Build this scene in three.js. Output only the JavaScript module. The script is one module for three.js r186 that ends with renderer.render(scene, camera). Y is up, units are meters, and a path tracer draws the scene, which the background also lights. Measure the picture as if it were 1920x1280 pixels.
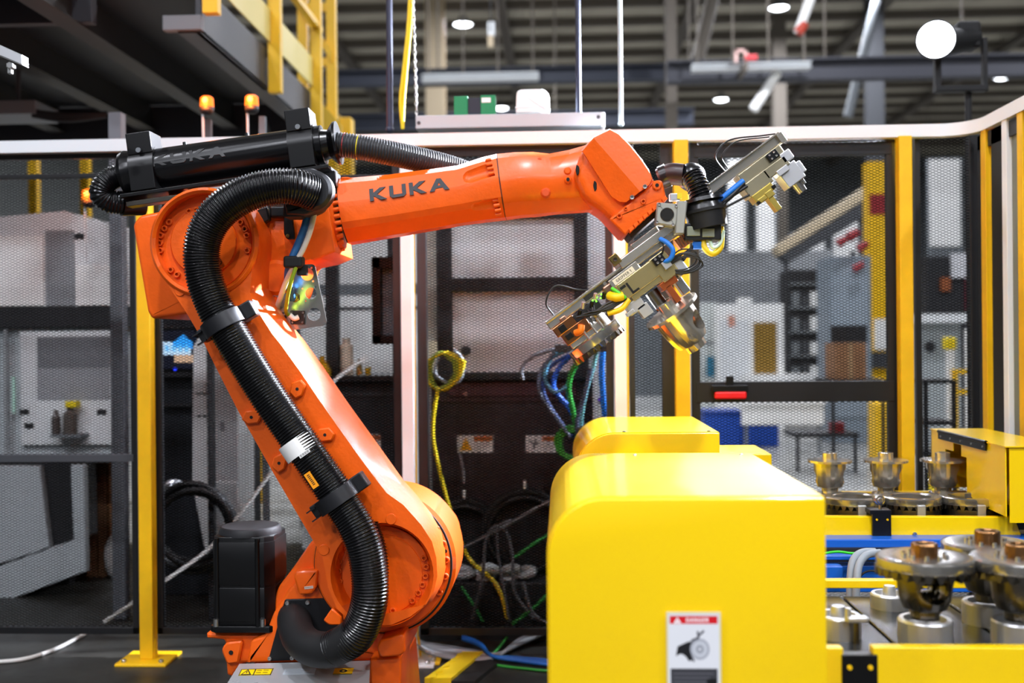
import * as THREE from 'three';
import { RoundedBoxGeometry } from 'three/addons/geometries/RoundedBoxGeometry.js';
import { ConvexGeometry } from 'three/addons/geometries/ConvexGeometry.js';
import { mergeGeometries, toCreasedNormals } from 'three/addons/utils/BufferGeometryUtils.js';
import { RectAreaLightUniformsLib } from 'three/addons/lights/RectAreaLightUniformsLib.js';
import { Brush, Evaluator, SUBTRACTION } from 'three-bvh-csg';

RectAreaLightUniformsLib.init();
const scene = new THREE.Scene();
const V3 = THREE.Vector3;
// ---------------------------------------------------------------- camera, light, exposure
const F = 2000;                                  // focal length in pixels of a 1920 x 1280 frame
const camera = new THREE.PerspectiveCamera(2 * Math.atan(640 / F) * 180 / Math.PI, 1.5, 0.05, 200);
camera.position.set(0, 1.36, 0);
camera.rotation.order = 'YXZ';
camera.rotation.set(0, 0.045, -0.0095);
camera.focus = 3.25;
camera.userData.fStop = 1.7;
camera.updateMatrixWorld(true);
scene.add(camera);
const renderer = new THREE.WebGLRenderer({ antialias: true });
renderer.toneMapping = THREE.LinearToneMapping;
renderer.toneMappingExposure = 1.0;
renderer.shadowMap.enabled = true;
scene.background = new THREE.Color(0x0b0c0e);
const LAMP_NITS = 780, LAMP_SIZE = 0.46, CEILING = 9.7;   // high-bay lamps of the hall
const FLOOD_CD = 820;                                    // work light beyond the fence

// ---------------------------------------------------------------- measuring and geometry helpers
function W(px, py, z) {                            // the point at world depth z that was measured at (px, py)
  const d = new V3((px - 960) / F, -(py - 640) / F, -1).applyEuler(camera.rotation);
  return d.multiplyScalar(z / d.z).add(new V3(0, camera.position.y, 0));
}
function WH(px, py, h) {                           // the point at height h that was measured at (px, py)
  const d = new V3((px - 960) / F, -(py - 640) / F, -1).applyEuler(camera.rotation);
  return d.multiplyScalar((h - camera.position.y) / d.y).add(new V3(0, camera.position.y, 0));
}
const S = z => -z / F;                             // metres to a pixel at depth z
let seed = 7;
const rnd = () => { seed = (seed * 1664525 + 1013904223) % 4294967296; return seed / 4294967296; };
const rr = (a, b) => a + (b - a) * rnd();
const names = {};
function numbered(n) { const k = names[n] = (names[n] ?? -1) + 1; return k ? n + '_' + String(k).padStart(3, '0') : n; }
const OFF = new Map();
function thing(name, label, category, base = [0, 0, 0], group) {
  const o = new THREE.Group(); o.name = numbered(name); scene.add(o);
  const b = base.isVector3 ? base.clone() : new V3(...base);
  o.position.copy(b); OFF.set(o, b);
  o.userData = { label, category }; if (group) o.userData.group = group;
  return o;
}
function tag(o, label, category, group) { o.userData = { label, category }; if (group) o.userData.group = group; return o; }
function triUV(g) {                                // texture coordinates in metres, from the face's own direction
  const p = g.attributes.position, n = g.attributes.normal, uv = new Float32Array(p.count * 2);
  for (let i = 0; i < p.count; i++) {
    const ax = Math.abs(n.getX(i)), ay = Math.abs(n.getY(i)), az = Math.abs(n.getZ(i));
    const x = p.getX(i), y = p.getY(i), z = p.getZ(i);
    if (az >= ax && az >= ay) { uv[2 * i] = x; uv[2 * i + 1] = y; }
    else if (ax >= ay) { uv[2 * i] = z; uv[2 * i + 1] = y; }
    else { uv[2 * i] = x; uv[2 * i + 1] = z; }
  }
  g.setAttribute('uv', new THREE.BufferAttribute(uv, 2));
  return g;
}
function clean(g) {
  g = g.index ? g.toNonIndexed() : g;
  for (const k of Object.keys(g.attributes)) if (!['position', 'normal'].includes(k)) g.deleteAttribute(k);
  g.clearGroups();
  if (!g.attributes.normal) g.computeVertexNormals();
  return g;
}
function obj(name, geos, mat, parent = scene) {
  const list = (Array.isArray(geos) ? geos : [geos]).map(g => clean(g));
  let g = list.length > 1 ? mergeGeometries(list) : list[0];
  triUV(g);
  let root = parent; while (root !== scene && !OFF.has(root)) root = root.parent;
  if (root !== scene) { const b = OFF.get(root); g.translate(-b.x, -b.y, -b.z); }
  const m = new THREE.Mesh(g, mat); m.name = parent === scene ? numbered(name) : name;
  m.castShadow = m.receiveShadow = true; parent.add(m);
  return m;
}
function struct(name, geos, mat) { const m = obj(name, geos, mat); m.userData.kind = 'structure'; return m; }
function copyAt(src, pos, label, group, turn = 0, scale = 1) {
  const c = src.clone(); c.name = numbered(src.name.replace(/_\d{3}$/, '')); scene.add(c);
  c.position.copy(pos); c.rotation.y = turn; c.scale.setScalar(scale);
  c.userData = { ...src.userData }; if (label) c.userData.label = label; if (group) c.userData.group = group;
  return c;
}
const bx = (x0, x1, y0, y1, z0, z1, r = 0) => {
  const w = Math.abs(x1 - x0), h = Math.abs(y1 - y0), d = Math.abs(z1 - z0);
  const g = r ? new RoundedBoxGeometry(w, h, d, 2, Math.min(r, w / 2.1, h / 2.1, d / 2.1)) : new THREE.BoxGeometry(w, h, d);
  return g.translate((x0 + x1) / 2, (y0 + y1) / 2, (z0 + z1) / 2);
};
const pbx = (px0, px1, py0, py1, zf, t, r = 0) => {  // box whose front face was measured from (px0, py0) to (px1, py1)
  const c = W((px0 + px1) / 2, (py0 + py1) / 2, zf), w = (px1 - px0) * S(zf) / 2, h = (py1 - py0) * S(zf) / 2;
  return bx(c.x - w, c.x + w, c.y - h, c.y + h, zf - t, zf, r);
};
const fbx = (px0, px1, py0, zf, t, r = 0, y0 = 0) => {   // box from a level (the floor) up to the measured top
  const c = W((px0 + px1) / 2, py0, zf), w = (px1 - px0) * S(zf) / 2;
  return bx(c.x - w, c.x + w, y0, c.y, zf - t, zf, r);
};
function roundPts(pts, z) {                         // [px, py, corner radius in px] to shape points at depth z
  const out = [], n = pts.length, s = S(z);
  for (let i = 0; i < n; i++) {
    const p = W(pts[i][0], pts[i][1], z), r = (pts[i][2] || 0) * s;
    if (!r) { out.push(new THREE.Vector2(p.x, p.y)); continue; }
    const a = W(pts[(i + n - 1) % n][0], pts[(i + n - 1) % n][1], z), b = W(pts[(i + 1) % n][0], pts[(i + 1) % n][1], z);
    const da = a.clone().sub(p), db = b.clone().sub(p), la = Math.min(r, da.length() * .48), lb = Math.min(r, db.length() * .48);
    const A = p.clone().add(da.setLength(la)), B = p.clone().add(db.setLength(lb));
    for (let k = 0; k <= 6; k++) {
      const t = k / 6, q = A.clone().multiplyScalar((1 - t) * (1 - t)).addScaledVector(p, 2 * t * (1 - t)).addScaledVector(B, t * t);
      out.push(new THREE.Vector2(q.x, q.y));
    }
  }
  return out;
}
function circleHole(px, py, rpx, z, seg = 40) { const c = W(px, py, z), h = new THREE.Path(); h.absarc(c.x, c.y, rpx * S(z), 0, Math.PI * 2, true); return h; }
function ext(pts, zf, t, bev = 0, holes = []) {     // outline traced at its own front depth, with real thickness behind it
  const sh = new THREE.Shape(roundPts(pts, zf)); for (const h of holes) sh.holes.push(circleHole(h[0], h[1], h[2], zf));
  const b = Math.min(bev, t / 2.2);
  const g = new THREE.ExtrudeGeometry(sh, { depth: t - 2 * b, bevelEnabled: b > 0, bevelThickness: b, bevelSize: b, bevelOffset: -b, bevelSegments: b > .006 ? 3 : 1, curveSegments: 24 });
  g.translate(0, 0, zf - t + b);
  return toCreasedNormals(clean(g), 0.6);
}
function disc(px, py, rpx, zf, t, bev = 0, seg = 48, rin = 0) { // a turned disc or ring facing the viewer's side (axis along z)
  const c = W(px, py, zf), s = S(zf), r = rpx * s, ri = rin * s, b = bev;
  const prof = rin
    ? [[ri, -t], [r, -t], [r, -b], [r - b, 0], [ri + b, 0], [ri, -b], [ri, -t]]
    : [[0.0001, -t], [r, -t], [r, -b], [r - b, 0], [0.0001, 0]];
  const g = new THREE.LatheGeometry(prof.map(p => new THREE.Vector2(...p)), seg);
  g.rotateX(Math.PI / 2); g.translate(c.x, c.y, zf);
  return toCreasedNormals(clean(g), 0.5);
}
function cylAB(a, b, r0, r1 = r0, seg = 24, cap = true) {
  const d = b.clone().sub(a), g = new THREE.CylinderGeometry(r1, r0, d.length(), seg, 1, !cap);
  g.applyQuaternion(new THREE.Quaternion().setFromUnitVectors(new V3(0, 1, 0), d.clone().normalize()));
  const m = a.clone().add(b).multiplyScalar(.5); return g.translate(m.x, m.y, m.z);
}
function tube(pts, r, n = 40, seg = 8, closed = false) {
  return new THREE.TubeGeometry(new THREE.CatmullRomCurve3(pts, closed, 'centripetal'), n, r, seg, closed);
}
const tubeP = (pts, r, n, seg) => tube(pts.map(p => W(...p)), r, n, seg);
function ribbed(pts, r, pitch, amp, seg = 22) {      // corrugated hose: a sweep whose radius follows the rings
  const c = new THREE.CatmullRomCurve3(pts, false, 'centripetal'), L = c.getLength(), n = Math.round(L / pitch) * 5;
  c.arcLengthDivisions = 800;
  const fr = c.computeFrenetFrames(n, false), pos = [], idx = [];
  for (let i = 0; i <= n; i++) {
    const p = c.getPointAt(i / n), N = fr.normals[i], B = fr.binormals[i], k = i % 5, rad = r - amp * [0, 0, 1, 1, 0.5][k] * (k === 4 ? 1 : 1);
    for (let j = 0; j < seg; j++) { const a = j / seg * Math.PI * 2; const q = p.clone().addScaledVector(N, Math.cos(a) * rad).addScaledVector(B, Math.sin(a) * rad); pos.push(q.x, q.y, q.z); }
  }
  for (let i = 0; i < n; i++) for (let j = 0; j < seg; j++) {
    const a = i * seg + j, b = i * seg + (j + 1) % seg, d = a + seg, e = b + seg; idx.push(a, b, d, b, e, d);
  }
  const g = new THREE.BufferGeometry(); g.setAttribute('position', new THREE.Float32BufferAttribute(pos, 3)); g.setIndex(idx); g.computeVertexNormals();
  return g;
}
function prism(plan, y0, y1, bev = 0) {             // plan outline [x, z] raised from y0 to y1
  const sh = new THREE.Shape(plan.map(p => new THREE.Vector2(p[0], -p[1])));
  const g = new THREE.ExtrudeGeometry(sh, { depth: y1 - y0 - 2 * bev, bevelEnabled: bev > 0, bevelThickness: bev, bevelSize: bev, bevelOffset: -bev, bevelSegments: 2 });
  g.rotateX(-Math.PI / 2); g.translate(0, y0 + bev, 0); return toCreasedNormals(clean(g), .6);
}
const hull = pts => new ConvexGeometry(pts);
function loft(sections, crease = 0.45) {             // closed rings of points joined into one skin with end caps
  const n = sections[0].length, pos = [];
  const tri = (a, b, c) => pos.push(a.x, a.y, a.z, b.x, b.y, b.z, c.x, c.y, c.z);
  for (let i = 0; i < sections.length - 1; i++) for (let j = 0; j < n; j++) {
    const a = sections[i][j], b = sections[i][(j + 1) % n], c = sections[i + 1][j], d = sections[i + 1][(j + 1) % n];
    tri(a, b, c); tri(b, d, c);
  }
  for (const [s, flip] of [[sections[0], true], [sections[sections.length - 1], false]]) {
    const m = s.reduce((q, p) => q.add(p), new V3()).multiplyScalar(1 / n);
    for (let j = 0; j < n; j++) flip ? tri(s[(j + 1) % n], s[j], m) : tri(s[j], s[(j + 1) % n], m);
  }
  const g = new THREE.BufferGeometry(); g.setAttribute('position', new THREE.Float32BufferAttribute(pos, 3));
  return toCreasedNormals(g, crease);
}
// ---------------------------------------------------------------- textures and materials
function hash2(x, y) { const s = Math.sin(x * 127.1 + y * 311.7) * 43758.5453; return s - Math.floor(s); }
function vnoise(x, y, per) { const xi = Math.floor(x), yi = Math.floor(y), f = t => t * t * (3 - 2 * t), u = f(x - xi), v = f(y - yi), m = k => ((k % per) + per) % per;
  const a = hash2(m(xi), m(yi)), b = hash2(m(xi + 1), m(yi)), c = hash2(m(xi), m(yi + 1)), d = hash2(m(xi + 1), m(yi + 1));
  return a + (b - a) * u + (c - a) * v + (a - b - c + d) * u * v; }
function noiseTex(size, fn, srgb, rep) {
  const d = new Uint8Array(size * size * 4);
  for (let y = 0; y < size; y++) for (let x = 0; x < size; x++) { const c = fn(x / size, y / size), o = (y * size + x) * 4; for (let k = 0; k < 3; k++) d[o + k] = Math.max(0, Math.min(255, 255 * (c.length ? c[k] : c))); d[o + 3] = 255; }
  const t = new THREE.DataTexture(d, size, size); t.wrapS = t.wrapT = THREE.RepeatWrapping; t.magFilter = THREE.LinearFilter; t.minFilter = THREE.LinearMipmapLinearFilter; t.generateMipmaps = true;
  if (srgb) t.colorSpace = THREE.SRGBColorSpace; t.repeat.set(rep, rep); t.needsUpdate = true; return t;
}
const fbm = (u, v, p, o = 4) => { let s = 0, a = .5; for (let k = 0; k < o; k++) { s += a * vnoise(u * p, v * p, p); p *= 2; a *= .5; } return s; };
const peel = noiseTex(256, (u, v) => fbm(u, v, 32, 3), false, 4);         // fine relief of sprayed paint
const smudge = noiseTex(256, (u, v) => .55 + .45 * fbm(u, v, 6, 5), false, 1.3);
const scuff = noiseTex(256, (u, v) => { const n = fbm(u, v, 8, 5); const k = .9 + .1 * n; return [k, k, k]; }, true, 2);
const concreteTex = noiseTex(512, (u, v) => { const n = fbm(u, v, 5, 6), s = Math.max(0, fbm(u, v, 12, 4) - .52) * 2.4, k = .36 + .3 * n - .3 * s; return [k, k * .985, k * .95]; }, true, .35);
const concreteLight = noiseTex(512, (u, v) => { const n = fbm(u, v, 5, 6), k = .66 + .2 * n; return [k, k, k * .985]; }, true, .3);
const deckTex = noiseTex(256, (u, v) => { const n = fbm(u, v, 8, 4), k = .56 + .16 * n; return [k, k * .955, k * .85]; }, true, .2);
const cardTex = noiseTex(256, (u, v) => { const n = fbm(u, v, 16, 4), k = .5 + .12 * n; return [k, k * .72, k * .5]; }, true, 1);
function mat(color, rough, metal = 0, extra = {}) { const m = new THREE.MeshPhysicalMaterial({ roughness: rough, metalness: metal, ...extra }); m.color.set(color); return m; }
const M = {
  orange: mat('#fb650a', .42, 0, { map: scuff, bumpMap: peel, bumpScale: .0005, specularIntensity: .7, clearcoat: .22, clearcoatRoughness: .2 }),
  yellow: mat('#ffd400', .3, 0, { bumpMap: peel, bumpScale: .00012, clearcoat: .4, clearcoatRoughness: .1 }),
  postYellow: mat('#f7c200', .5, 0, { map: scuff }),
  railYellow: mat('#f2c012', .5),
  white: mat('#e2e7e9', .45),
  black: mat('#070708', .34, 0, { specularIntensity: .8 }),
  blackMatte: mat('#111112', .7),
  frame: mat('#0e0e10', .45),
  hose: mat('#0d0d0f', .24, 0, { specularIntensity: 1 }),
  rubber: mat('#101011', .62),
  steel: mat('#c2bfb9', .28, .92, { roughnessMap: smudge }),
  steelDark: mat('#6f6a62', .38, 1, { roughnessMap: smudge }),
  machined: mat('#d6cfc2', .26, .85, { roughnessMap: smudge }),
  brass: mat('#b39a5c', .3, 1, { roughnessMap: smudge }),
  alu: mat('#d0d1d3', .38, .85),
  zinc: mat('#c9c4bd', .25, 1, { iridescence: .45, iridescenceIOR: 1.7, iridescenceThicknessRange: [280, 520] }),
  bolt: mat('#c8c8c6', .3, 1),
  hole: mat('#050505', .8),
  grey: mat('#b4babd', .55), greyLight: mat('#dde0e1', .55), greyDark: mat('#3b3d41', .6), greyMid: mat('#6d7276', .6),
  charcoal: mat('#1d1d20', .6), maroon: mat('#2b2023', .55), maroonRed: mat('#46242a', .55),
  blue: mat('#0f5fc4', .42, 0, { clearcoat: .3 }), blueBin: mat('#1748a8', .6), green: mat('#11834f', .5), red: mat('#d8171d', .4), redDull: mat('#8d1a20', .5),
  cableBlue: mat('#1d74d8', .45), cableGreen: mat('#2f9d3c', .5), cableYellow: mat('#e8cf1c', .45), cableGrey: mat('#8f979e', .5), cableWhite: mat('#d5d3cd', .5), cableBlack: mat('#131314', .5),
  hallFloor: mat('#d5d6d6', .4, 0, { map: concreteLight, roughnessMap: smudge }), concrete: mat('#5f5f5a', .62, 0, { map: concreteTex, roughnessMap: smudge, bumpMap: smudge, bumpScale: .001 }),
  deck: mat('#ffffff', .8, 0, { map: deckTex }), wall: mat('#a9adad', .8), steelwork: mat('#5b544b', .7), navy: mat('#1c2230', .6), tan: mat('#b9a88c', .7),
  card: mat('#ffffff', .85, 0, { map: cardTex }), darkMetal: mat('#17171a', .5), pallet: mat('#34373b', .32, .4, { roughnessMap: smudge }),
  wire: mat('#85888d', .45, .4), white2: mat('#f2f2ef', .5), amberDoor: mat('#8a6a24', .4), wood: mat('#6d4a2e', .75), woodLight: mat('#a9784d', .75),
};
const glow = (c, k) => { const m = new THREE.MeshStandardMaterial({ color: 0x000000, roughness: .6 }); m.emissive.set(c); m.emissiveIntensity = k; return m; };
M.lampGlow = glow('#f4f8ff', 14); M.floodGlow = glow('#eef3ff', 40); M.amber = glow('#ff6a12', 3.2); M.amberCore = glow('#ffb04a', 6); M.ledGreen = glow('#7dff3a', 3); M.greenTip = glow('#22ff60', 1.2);
function canvasMat(w, h, draw, rough = .5, extra = {}) {
  const c = document.createElement('canvas'); c.width = w; c.height = h; const x = c.getContext('2d'); draw(x, w, h);
  const t = new THREE.CanvasTexture(c); t.colorSpace = THREE.SRGBColorSpace; t.anisotropy = 4;
  return new THREE.MeshStandardMaterial({ map: t, roughness: rough, ...extra });
}
function printed(name, o, ux, uy, w, h, m, parent, t = .0012) { // a flat printed label of real thickness: centre o, axes ux (right) and uy (up)
  const g = new THREE.BoxGeometry(w, h, t), uz = ux.clone().cross(uy).normalize();
  g.applyMatrix4(new THREE.Matrix4().makeBasis(ux, uy, uz).setPosition(o));
  let root = parent; while (root !== scene && !OFF.has(root)) root = root.parent;
  if (root !== scene) { const b = OFF.get(root); g.translate(-b.x, -b.y, -b.z); }
  const e = new THREE.Mesh(g, m); e.name = parent === scene ? numbered(name) : name; e.castShadow = e.receiveShadow = true; parent.add(e); return e;
}
const X = new V3(1, 0, 0), Y = new V3(0, 1, 0), Z = new V3(0, 0, 1);
// socket-head bolt facing +z, shared by all
const boltGeo = (() => {
  const r = 1, P = [[.0001, -.1], [.48, -.1], [.52, .8], [.86, .84], [1, .66], [1, 0], [1.02, -.3]].map(p => new THREE.Vector2(...p));
  const g = new THREE.LatheGeometry(P, 12); g.rotateX(Math.PI / 2); return triUV(toCreasedNormals(clean(g), .5));
})();
const holeGeo = (() => { const g = new THREE.CylinderGeometry(1, 1, .4, 14); g.rotateX(Math.PI / 2); return triUV(clean(g)); })();
function bolt(parent, px, py, z, rpx, m = M.orange, name = 'bolt', geo = boltGeo) {
  const p = W(px, py, z); let root = parent; while (root !== scene && !OFF.has(root)) root = root.parent;
  const e = new THREE.Mesh(geo, m); e.name = name; e.scale.setScalar(rpx * S(z)); e.position.copy(p); if (root !== scene) e.position.sub(OFF.get(root));
  e.castShadow = e.receiveShadow = true; parent.add(e); return e;
}
// ================================================================ the hall
const HX0 = -20, HX1 = 24, HZ0 = -52, HZ1 = 19;
struct('floor', bx(HX0, HX1, -.25, 0, -7.2, HZ1), M.concrete);
struct('floor_hall', bx(HX0, HX1, -.25, 0, HZ0, -7.2), M.hallFloor);
const ceilingM = struct('ceiling', bx(HX0, HX1, CEILING + .35, CEILING + .6, HZ0, HZ1), M.deck);
struct('wall_back', bx(HX0, HX1, 0, CEILING + .4, HZ0 - .3, HZ0), mat('#5e6163', .8));
struct('wall_front', bx(HX0, HX1, 0, CEILING + .4, HZ1, HZ1 + .3), M.greyMid);
struct('wall_left', bx(HX0 - .3, HX0, 0, CEILING + .4, HZ0, HZ1), M.wall);
struct('wall_right', bx(HX1, HX1 + .3, 0, CEILING + .4, HZ0, HZ1), M.wall);
{ // purlins under the roof deck and the girders that carry them
  const g = triUV(clean(bx(HX0, HX1, CEILING + .13, CEILING + .35, -.07, .07)));
  for (let z = -48; z < 10; z += 1.6) { const m = new THREE.Mesh(g, M.steelwork); m.name = 'purlin'; m.position.z = z; m.castShadow = m.receiveShadow = true; ceilingM.add(m); }
  const g2 = triUV(clean(mergeGeometries([clean(bx(-.12, .12, CEILING - .05, CEILING, HZ0, HZ1)), clean(bx(-.12, .12, CEILING + .1, CEILING + .15, HZ0, HZ1)), clean(bx(-.02, .02, CEILING - .05, CEILING + .12, HZ0, HZ1))])));
  for (const x of [-11, -6.2, -1.4, 3.4, 8.2, 13]) { const m = new THREE.Mesh(g2, M.steelwork); m.name = 'girder'; m.position.x = x; m.castShadow = m.receiveShadow = true; ceilingM.add(m); }
}
// high-bay lamps: those in the picture and unseen ones added overhead and behind for their light
function highBay(pos, label, group) {
  const t = thing('high_bay_lamp', label, 'lamp', pos, group), o = pos;
  const L = (p, y0) => { const g = new THREE.LatheGeometry(p.map(q => new THREE.Vector2(...q)), 28); g.translate(o.x, o.y + y0, o.z); return g; };
  obj('housing', L([[.0001, .2], [.1, .2], [.11, .1], [.24, .05], [.25, -.01], [.235, -.012], [.23, .02], [.0001, .02]], 0), M.greyMid, t);
  obj('lens', L([[.0001, -.03], [.16, -.022], [.228, .012], [.0001, .015]], 0), M.lampGlow, t);
  obj('hook', cylAB(new V3(o.x, o.y + .2, o.z), new V3(o.x, CEILING + .35, o.z), .012, .012, 8), M.steelwork, t);
  const l = new THREE.RectAreaLight(0xf2f5ff, LAMP_NITS, LAMP_SIZE, LAMP_SIZE); l.name = 'lamp_light'; l.rotation.x = -Math.PI / 2; l.position.y = -.045; t.add(l);
}
const LY = 9.25;
const lampPx = [[868, 46], [1460, 15], [1352, 187], [1740, 240], [1310, 288], [1878, 146], [940, 203], [655, 303]];
for (const [px, py] of lampPx) highBay(WH(px, py, LY), 'unseen high-bay lamp added under the roof to light cell and hall', 'high-bay lamps');
for (const [x, z] of [[-6, 1.2], [0, 1.2], [6, 1.2], [-8, -9], [-2.2, -10], [4, -9.4], [10, -9.6], [-4, 6.5], [3, 6.5], [-7, 12], [-.5, 12], [6, 12], [11, -17], [-2, -17.5], [4.5, -17], [7, -24], [0, -24]])
  highBay(new V3(x, LY, z), 'unseen high-bay lamp added under the roof to light cell and hall', 'high-bay lamps');
// ================================================================ safety fence
const ZF = -4.55, RAILY = 2.25;
const fence = thing('safety_fence', 'tall machine guarding fence of white and yellow posts with black mesh panels', 'fence', [0, 0, ZF]);
const CX = W(1828, 230, ZF).x;       // where the fence turns toward the camera
{ // one white rail that runs along the top and bends round the corner
  const path = new THREE.CurvePath(); const r = .16, y = RAILY - .025;
  const pts = [new V3(-3.4, y, ZF), new V3(CX - r, y, ZF)];
  for (let k = 1; k <= 8; k++) { const a = k / 8 * Math.PI / 2; pts.push(new V3(CX - r + Math.sin(a) * r, y, ZF + r - Math.cos(a) * r)); }
  pts.push(new V3(CX, y, -2.9));
  const rings = pts.map((p, i) => {
    const a = pts[Math.max(0, i - 1)], b = pts[Math.min(pts.length - 1, i + 1)], d = b.clone().sub(a).normalize(), n = new V3(-d.z, 0, d.x);
    return [[-.024, -.026], [.024, -.026], [.024, .026], [-.024, .026]].map(([u, v]) => p.clone().addScaledVector(n, u).addScaledVector(Y, v));
  });
  obj('top_rail', loft(rings, .5), M.white, fence);
}
function post(px0, px1, z, m, name = 'post', foot = true, top = RAILY - .05) {
  const a = W(px0, 740, z).x, b = W(px1, 740, z).x, w = b - a;
  const g = bx(a, b, .012, top, z - w, z, .004);
  const p = obj(name, g, m, fence);
  if (foot) {
    const c = (a + b) / 2; obj('base_plate', [bx(c - .11, c + .11, 0, .012, z - w / 2 - .1, z - w / 2 + .1, .003)], m, p);
    for (const [dx, dz] of [[-.08, .07], [.08, .07]]) { const e = new THREE.Mesh(boltGeo, M.bolt); e.name = 'bolt'; e.rotation.x = -Math.PI / 2; e.scale.setScalar(.011); e.position.set(c + dx, .014, z - w / 2 + dz - ZF); p.add(e); }
    obj('gusset', hull([new V3(b, .012, z - w / 2), new V3(b + .012, .012, z - w / 2 - .004), new V3(b, .1, z - w / 2), new V3(b + .004, .012, z - w / 2 + .02), new V3(b, .012, z - w / 2 + .02), new V3(b, .1, z - w / 2 + .02), new V3(b + .006, .09, z - w / 2 + .01)]), m, p);
  }
}
post(257, 282, ZF + .05, M.postYellow);
post(753, 775, ZF + .05, M.white, 'post', true, RAILY - .05);
post(773, 780, ZF - .012, M.postYellow, 'post_sleeve');
post(1153, 1176, ZF + .05, M.white);
post(1172, 1180, ZF - .012, M.postYellow, 'post_sleeve');
post(1268, 1295, ZF + .05, M.postYellow);
post(1690, 1715, ZF + .05, M.postYellow);
{ // posts of the side run
  for (const [px, w, m] of [[1855, .05, M.postYellow], [1895, .045, M.white], [1925, .05, M.postYellow]]) {
    const z = -CX / W(px, 600, -1).x;
    obj('post', bx(CX - .02, CX + .03, 0, RAILY - .05, z - w / 2, z + w / 2, .003), m, fence);
  }
}
const wireMeshes = [];
function rodGrid(x0, x1, y0, y1, z, dxp = .026, slope = .46, r = .0014) { // expanded diamond mesh: two sets of crossing strands
  const pos = [], nor = [];
  const w = x1 - x0, h = y1 - y0;
  for (const s of [1, -1]) {
    const zz = z + s * r * .8;
    for (let c = -h / slope - dxp; c < w + h / slope + dxp; c += dxp) {
      // line: x = x0 + c + t, y = y0 + s*slope*t (s = 1) ; clip to the panel
      let ta = -c, tb = w - c;
      if (s > 0) { ta = Math.max(ta, 0); tb = Math.min(tb, h / slope); } else { ta = Math.max(ta, -h / slope); tb = Math.min(tb, 0); }
      if (tb - ta < .004) continue;
      const ax = x0 + c + ta, ay = y0 + s * slope * ta, bx_ = x0 + c + tb, by = y0 + s * slope * tb;
      const nx = -s * slope, ny = 1, nl = Math.hypot(nx, ny), ux = nx / nl * r, uy = ny / nl * r;
      const q = [[ux, uy, 0], [0, 0, r], [-ux, -uy, 0], [0, 0, -r]];
      for (let k = 0; k < 4; k++) {
        const A = q[k], B = q[(k + 1) % 4], n = [(A[0] + B[0]) / 2, (A[1] + B[1]) / 2, (A[2] + B[2]) / 2];
        const a0 = [ax + A[0], ay + A[1], zz + A[2]], a1 = [ax + B[0], ay + B[1], zz + B[2]], b0 = [bx_ + A[0], by + A[1], zz + A[2]], b1 = [bx_ + B[0], by + B[1], zz + B[2]];
        pos.push(...a0, ...b0, ...a1, ...a1, ...b0, ...b1); for (let i = 0; i < 6; i++) nor.push(...n);
      }
    }
  }
  const g = new THREE.BufferGeometry(); g.setAttribute('position', new THREE.Float32BufferAttribute(pos, 3)); g.setAttribute('normal', new THREE.Float32BufferAttribute(nor, 3));
  g.normalizeNormals(); return g;
}
function panel(px0, px1, pyTop, bars, wl, wr, z = ZF - .02, yb = .1, name = 'panel_frame') {
  // black frame with mesh; bars: [pyTop, pyBottom] of cross bars; wl / wr: widths of the uprights in pixels
  const s = S(z), x0 = W(px0, 700, z).x, x1 = W(px1, 700, z).x, yt = W((px0 + px1) / 2, pyTop, z).y, t = .03;
  const g = [bx(x0, x0 + wl * s, yb, yt, z - t, z, .002), bx(x1 - wr * s, x1, yb, yt, z - t, z, .002), bx(x0, x1, yt - .03, yt, z - t, z, .002), bx(x0, x1, yb, yb + .03, z - t, z, .002)];
  const f = obj(name, g, M.frame, fence);
  for (const [a, b, m] of bars) { const c = W((px0 + px1) / 2, (a + b) / 2, z), h = (b - a) * s / 2; obj('cross_bar', bx(x0 + wl * s * .5, x1 - wr * s * .5, c.y - h, c.y + h, z - t, z + .004, .002), m || M.frame, f); }
  const w = obj('wire_mesh', rodGrid(x0 + wl * s * .8, x1 - wr * s * .8, yb + .02, yt - .02, z - t * .6), M.wire, f);
  w.userData.kind = 'stuff';
  return f;
}
panel(-60, 254, 285, [[326, 334], [852, 866, M.greyDark]], 12, 10);
panel(284, 752, 274, [[330, 338]], 18, 14);
panel(783, 1151, 262, [[268, 292]], 18, 14);
panel(1181, 1266, 245, [], 10, 24);
const gate = panel(1297, 1690, 240, [[268, 292], [715, 753]], 16, 24);
panel(1719, 1850, 235, [], 10, 26);
{ // red grip and latch of the gate
  const z = ZF + .03;
  obj('handle', [pbx(1341, 1400, 734, 748, z, .03, .008)], M.red, gate);
  obj('latch', [pbx(1336, 1402, 722, 735, z - .004, .03, .004), pbx(1362, 1376, 705, 724, z - .01, .02, .003)], M.black, gate);
}
{ // side run: black frame with mesh and a grey-green sheet
  const x = CX + .005, f = obj('panel_frame', [bx(x - .015, x + .015, .1, 2.19, -4.5, -4.44), bx(x - .015, x + .015, .1, 2.19, -4.36, -4.24), bx(x - .015, x + .015, 2.13, 2.19, -4.5, -3)], M.frame, fence);
  obj('sheet', bx(x - .004, x + .004, .1, 2.14, -4.2, -3.95), mat('#6c7368', .5), f);
}
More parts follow.
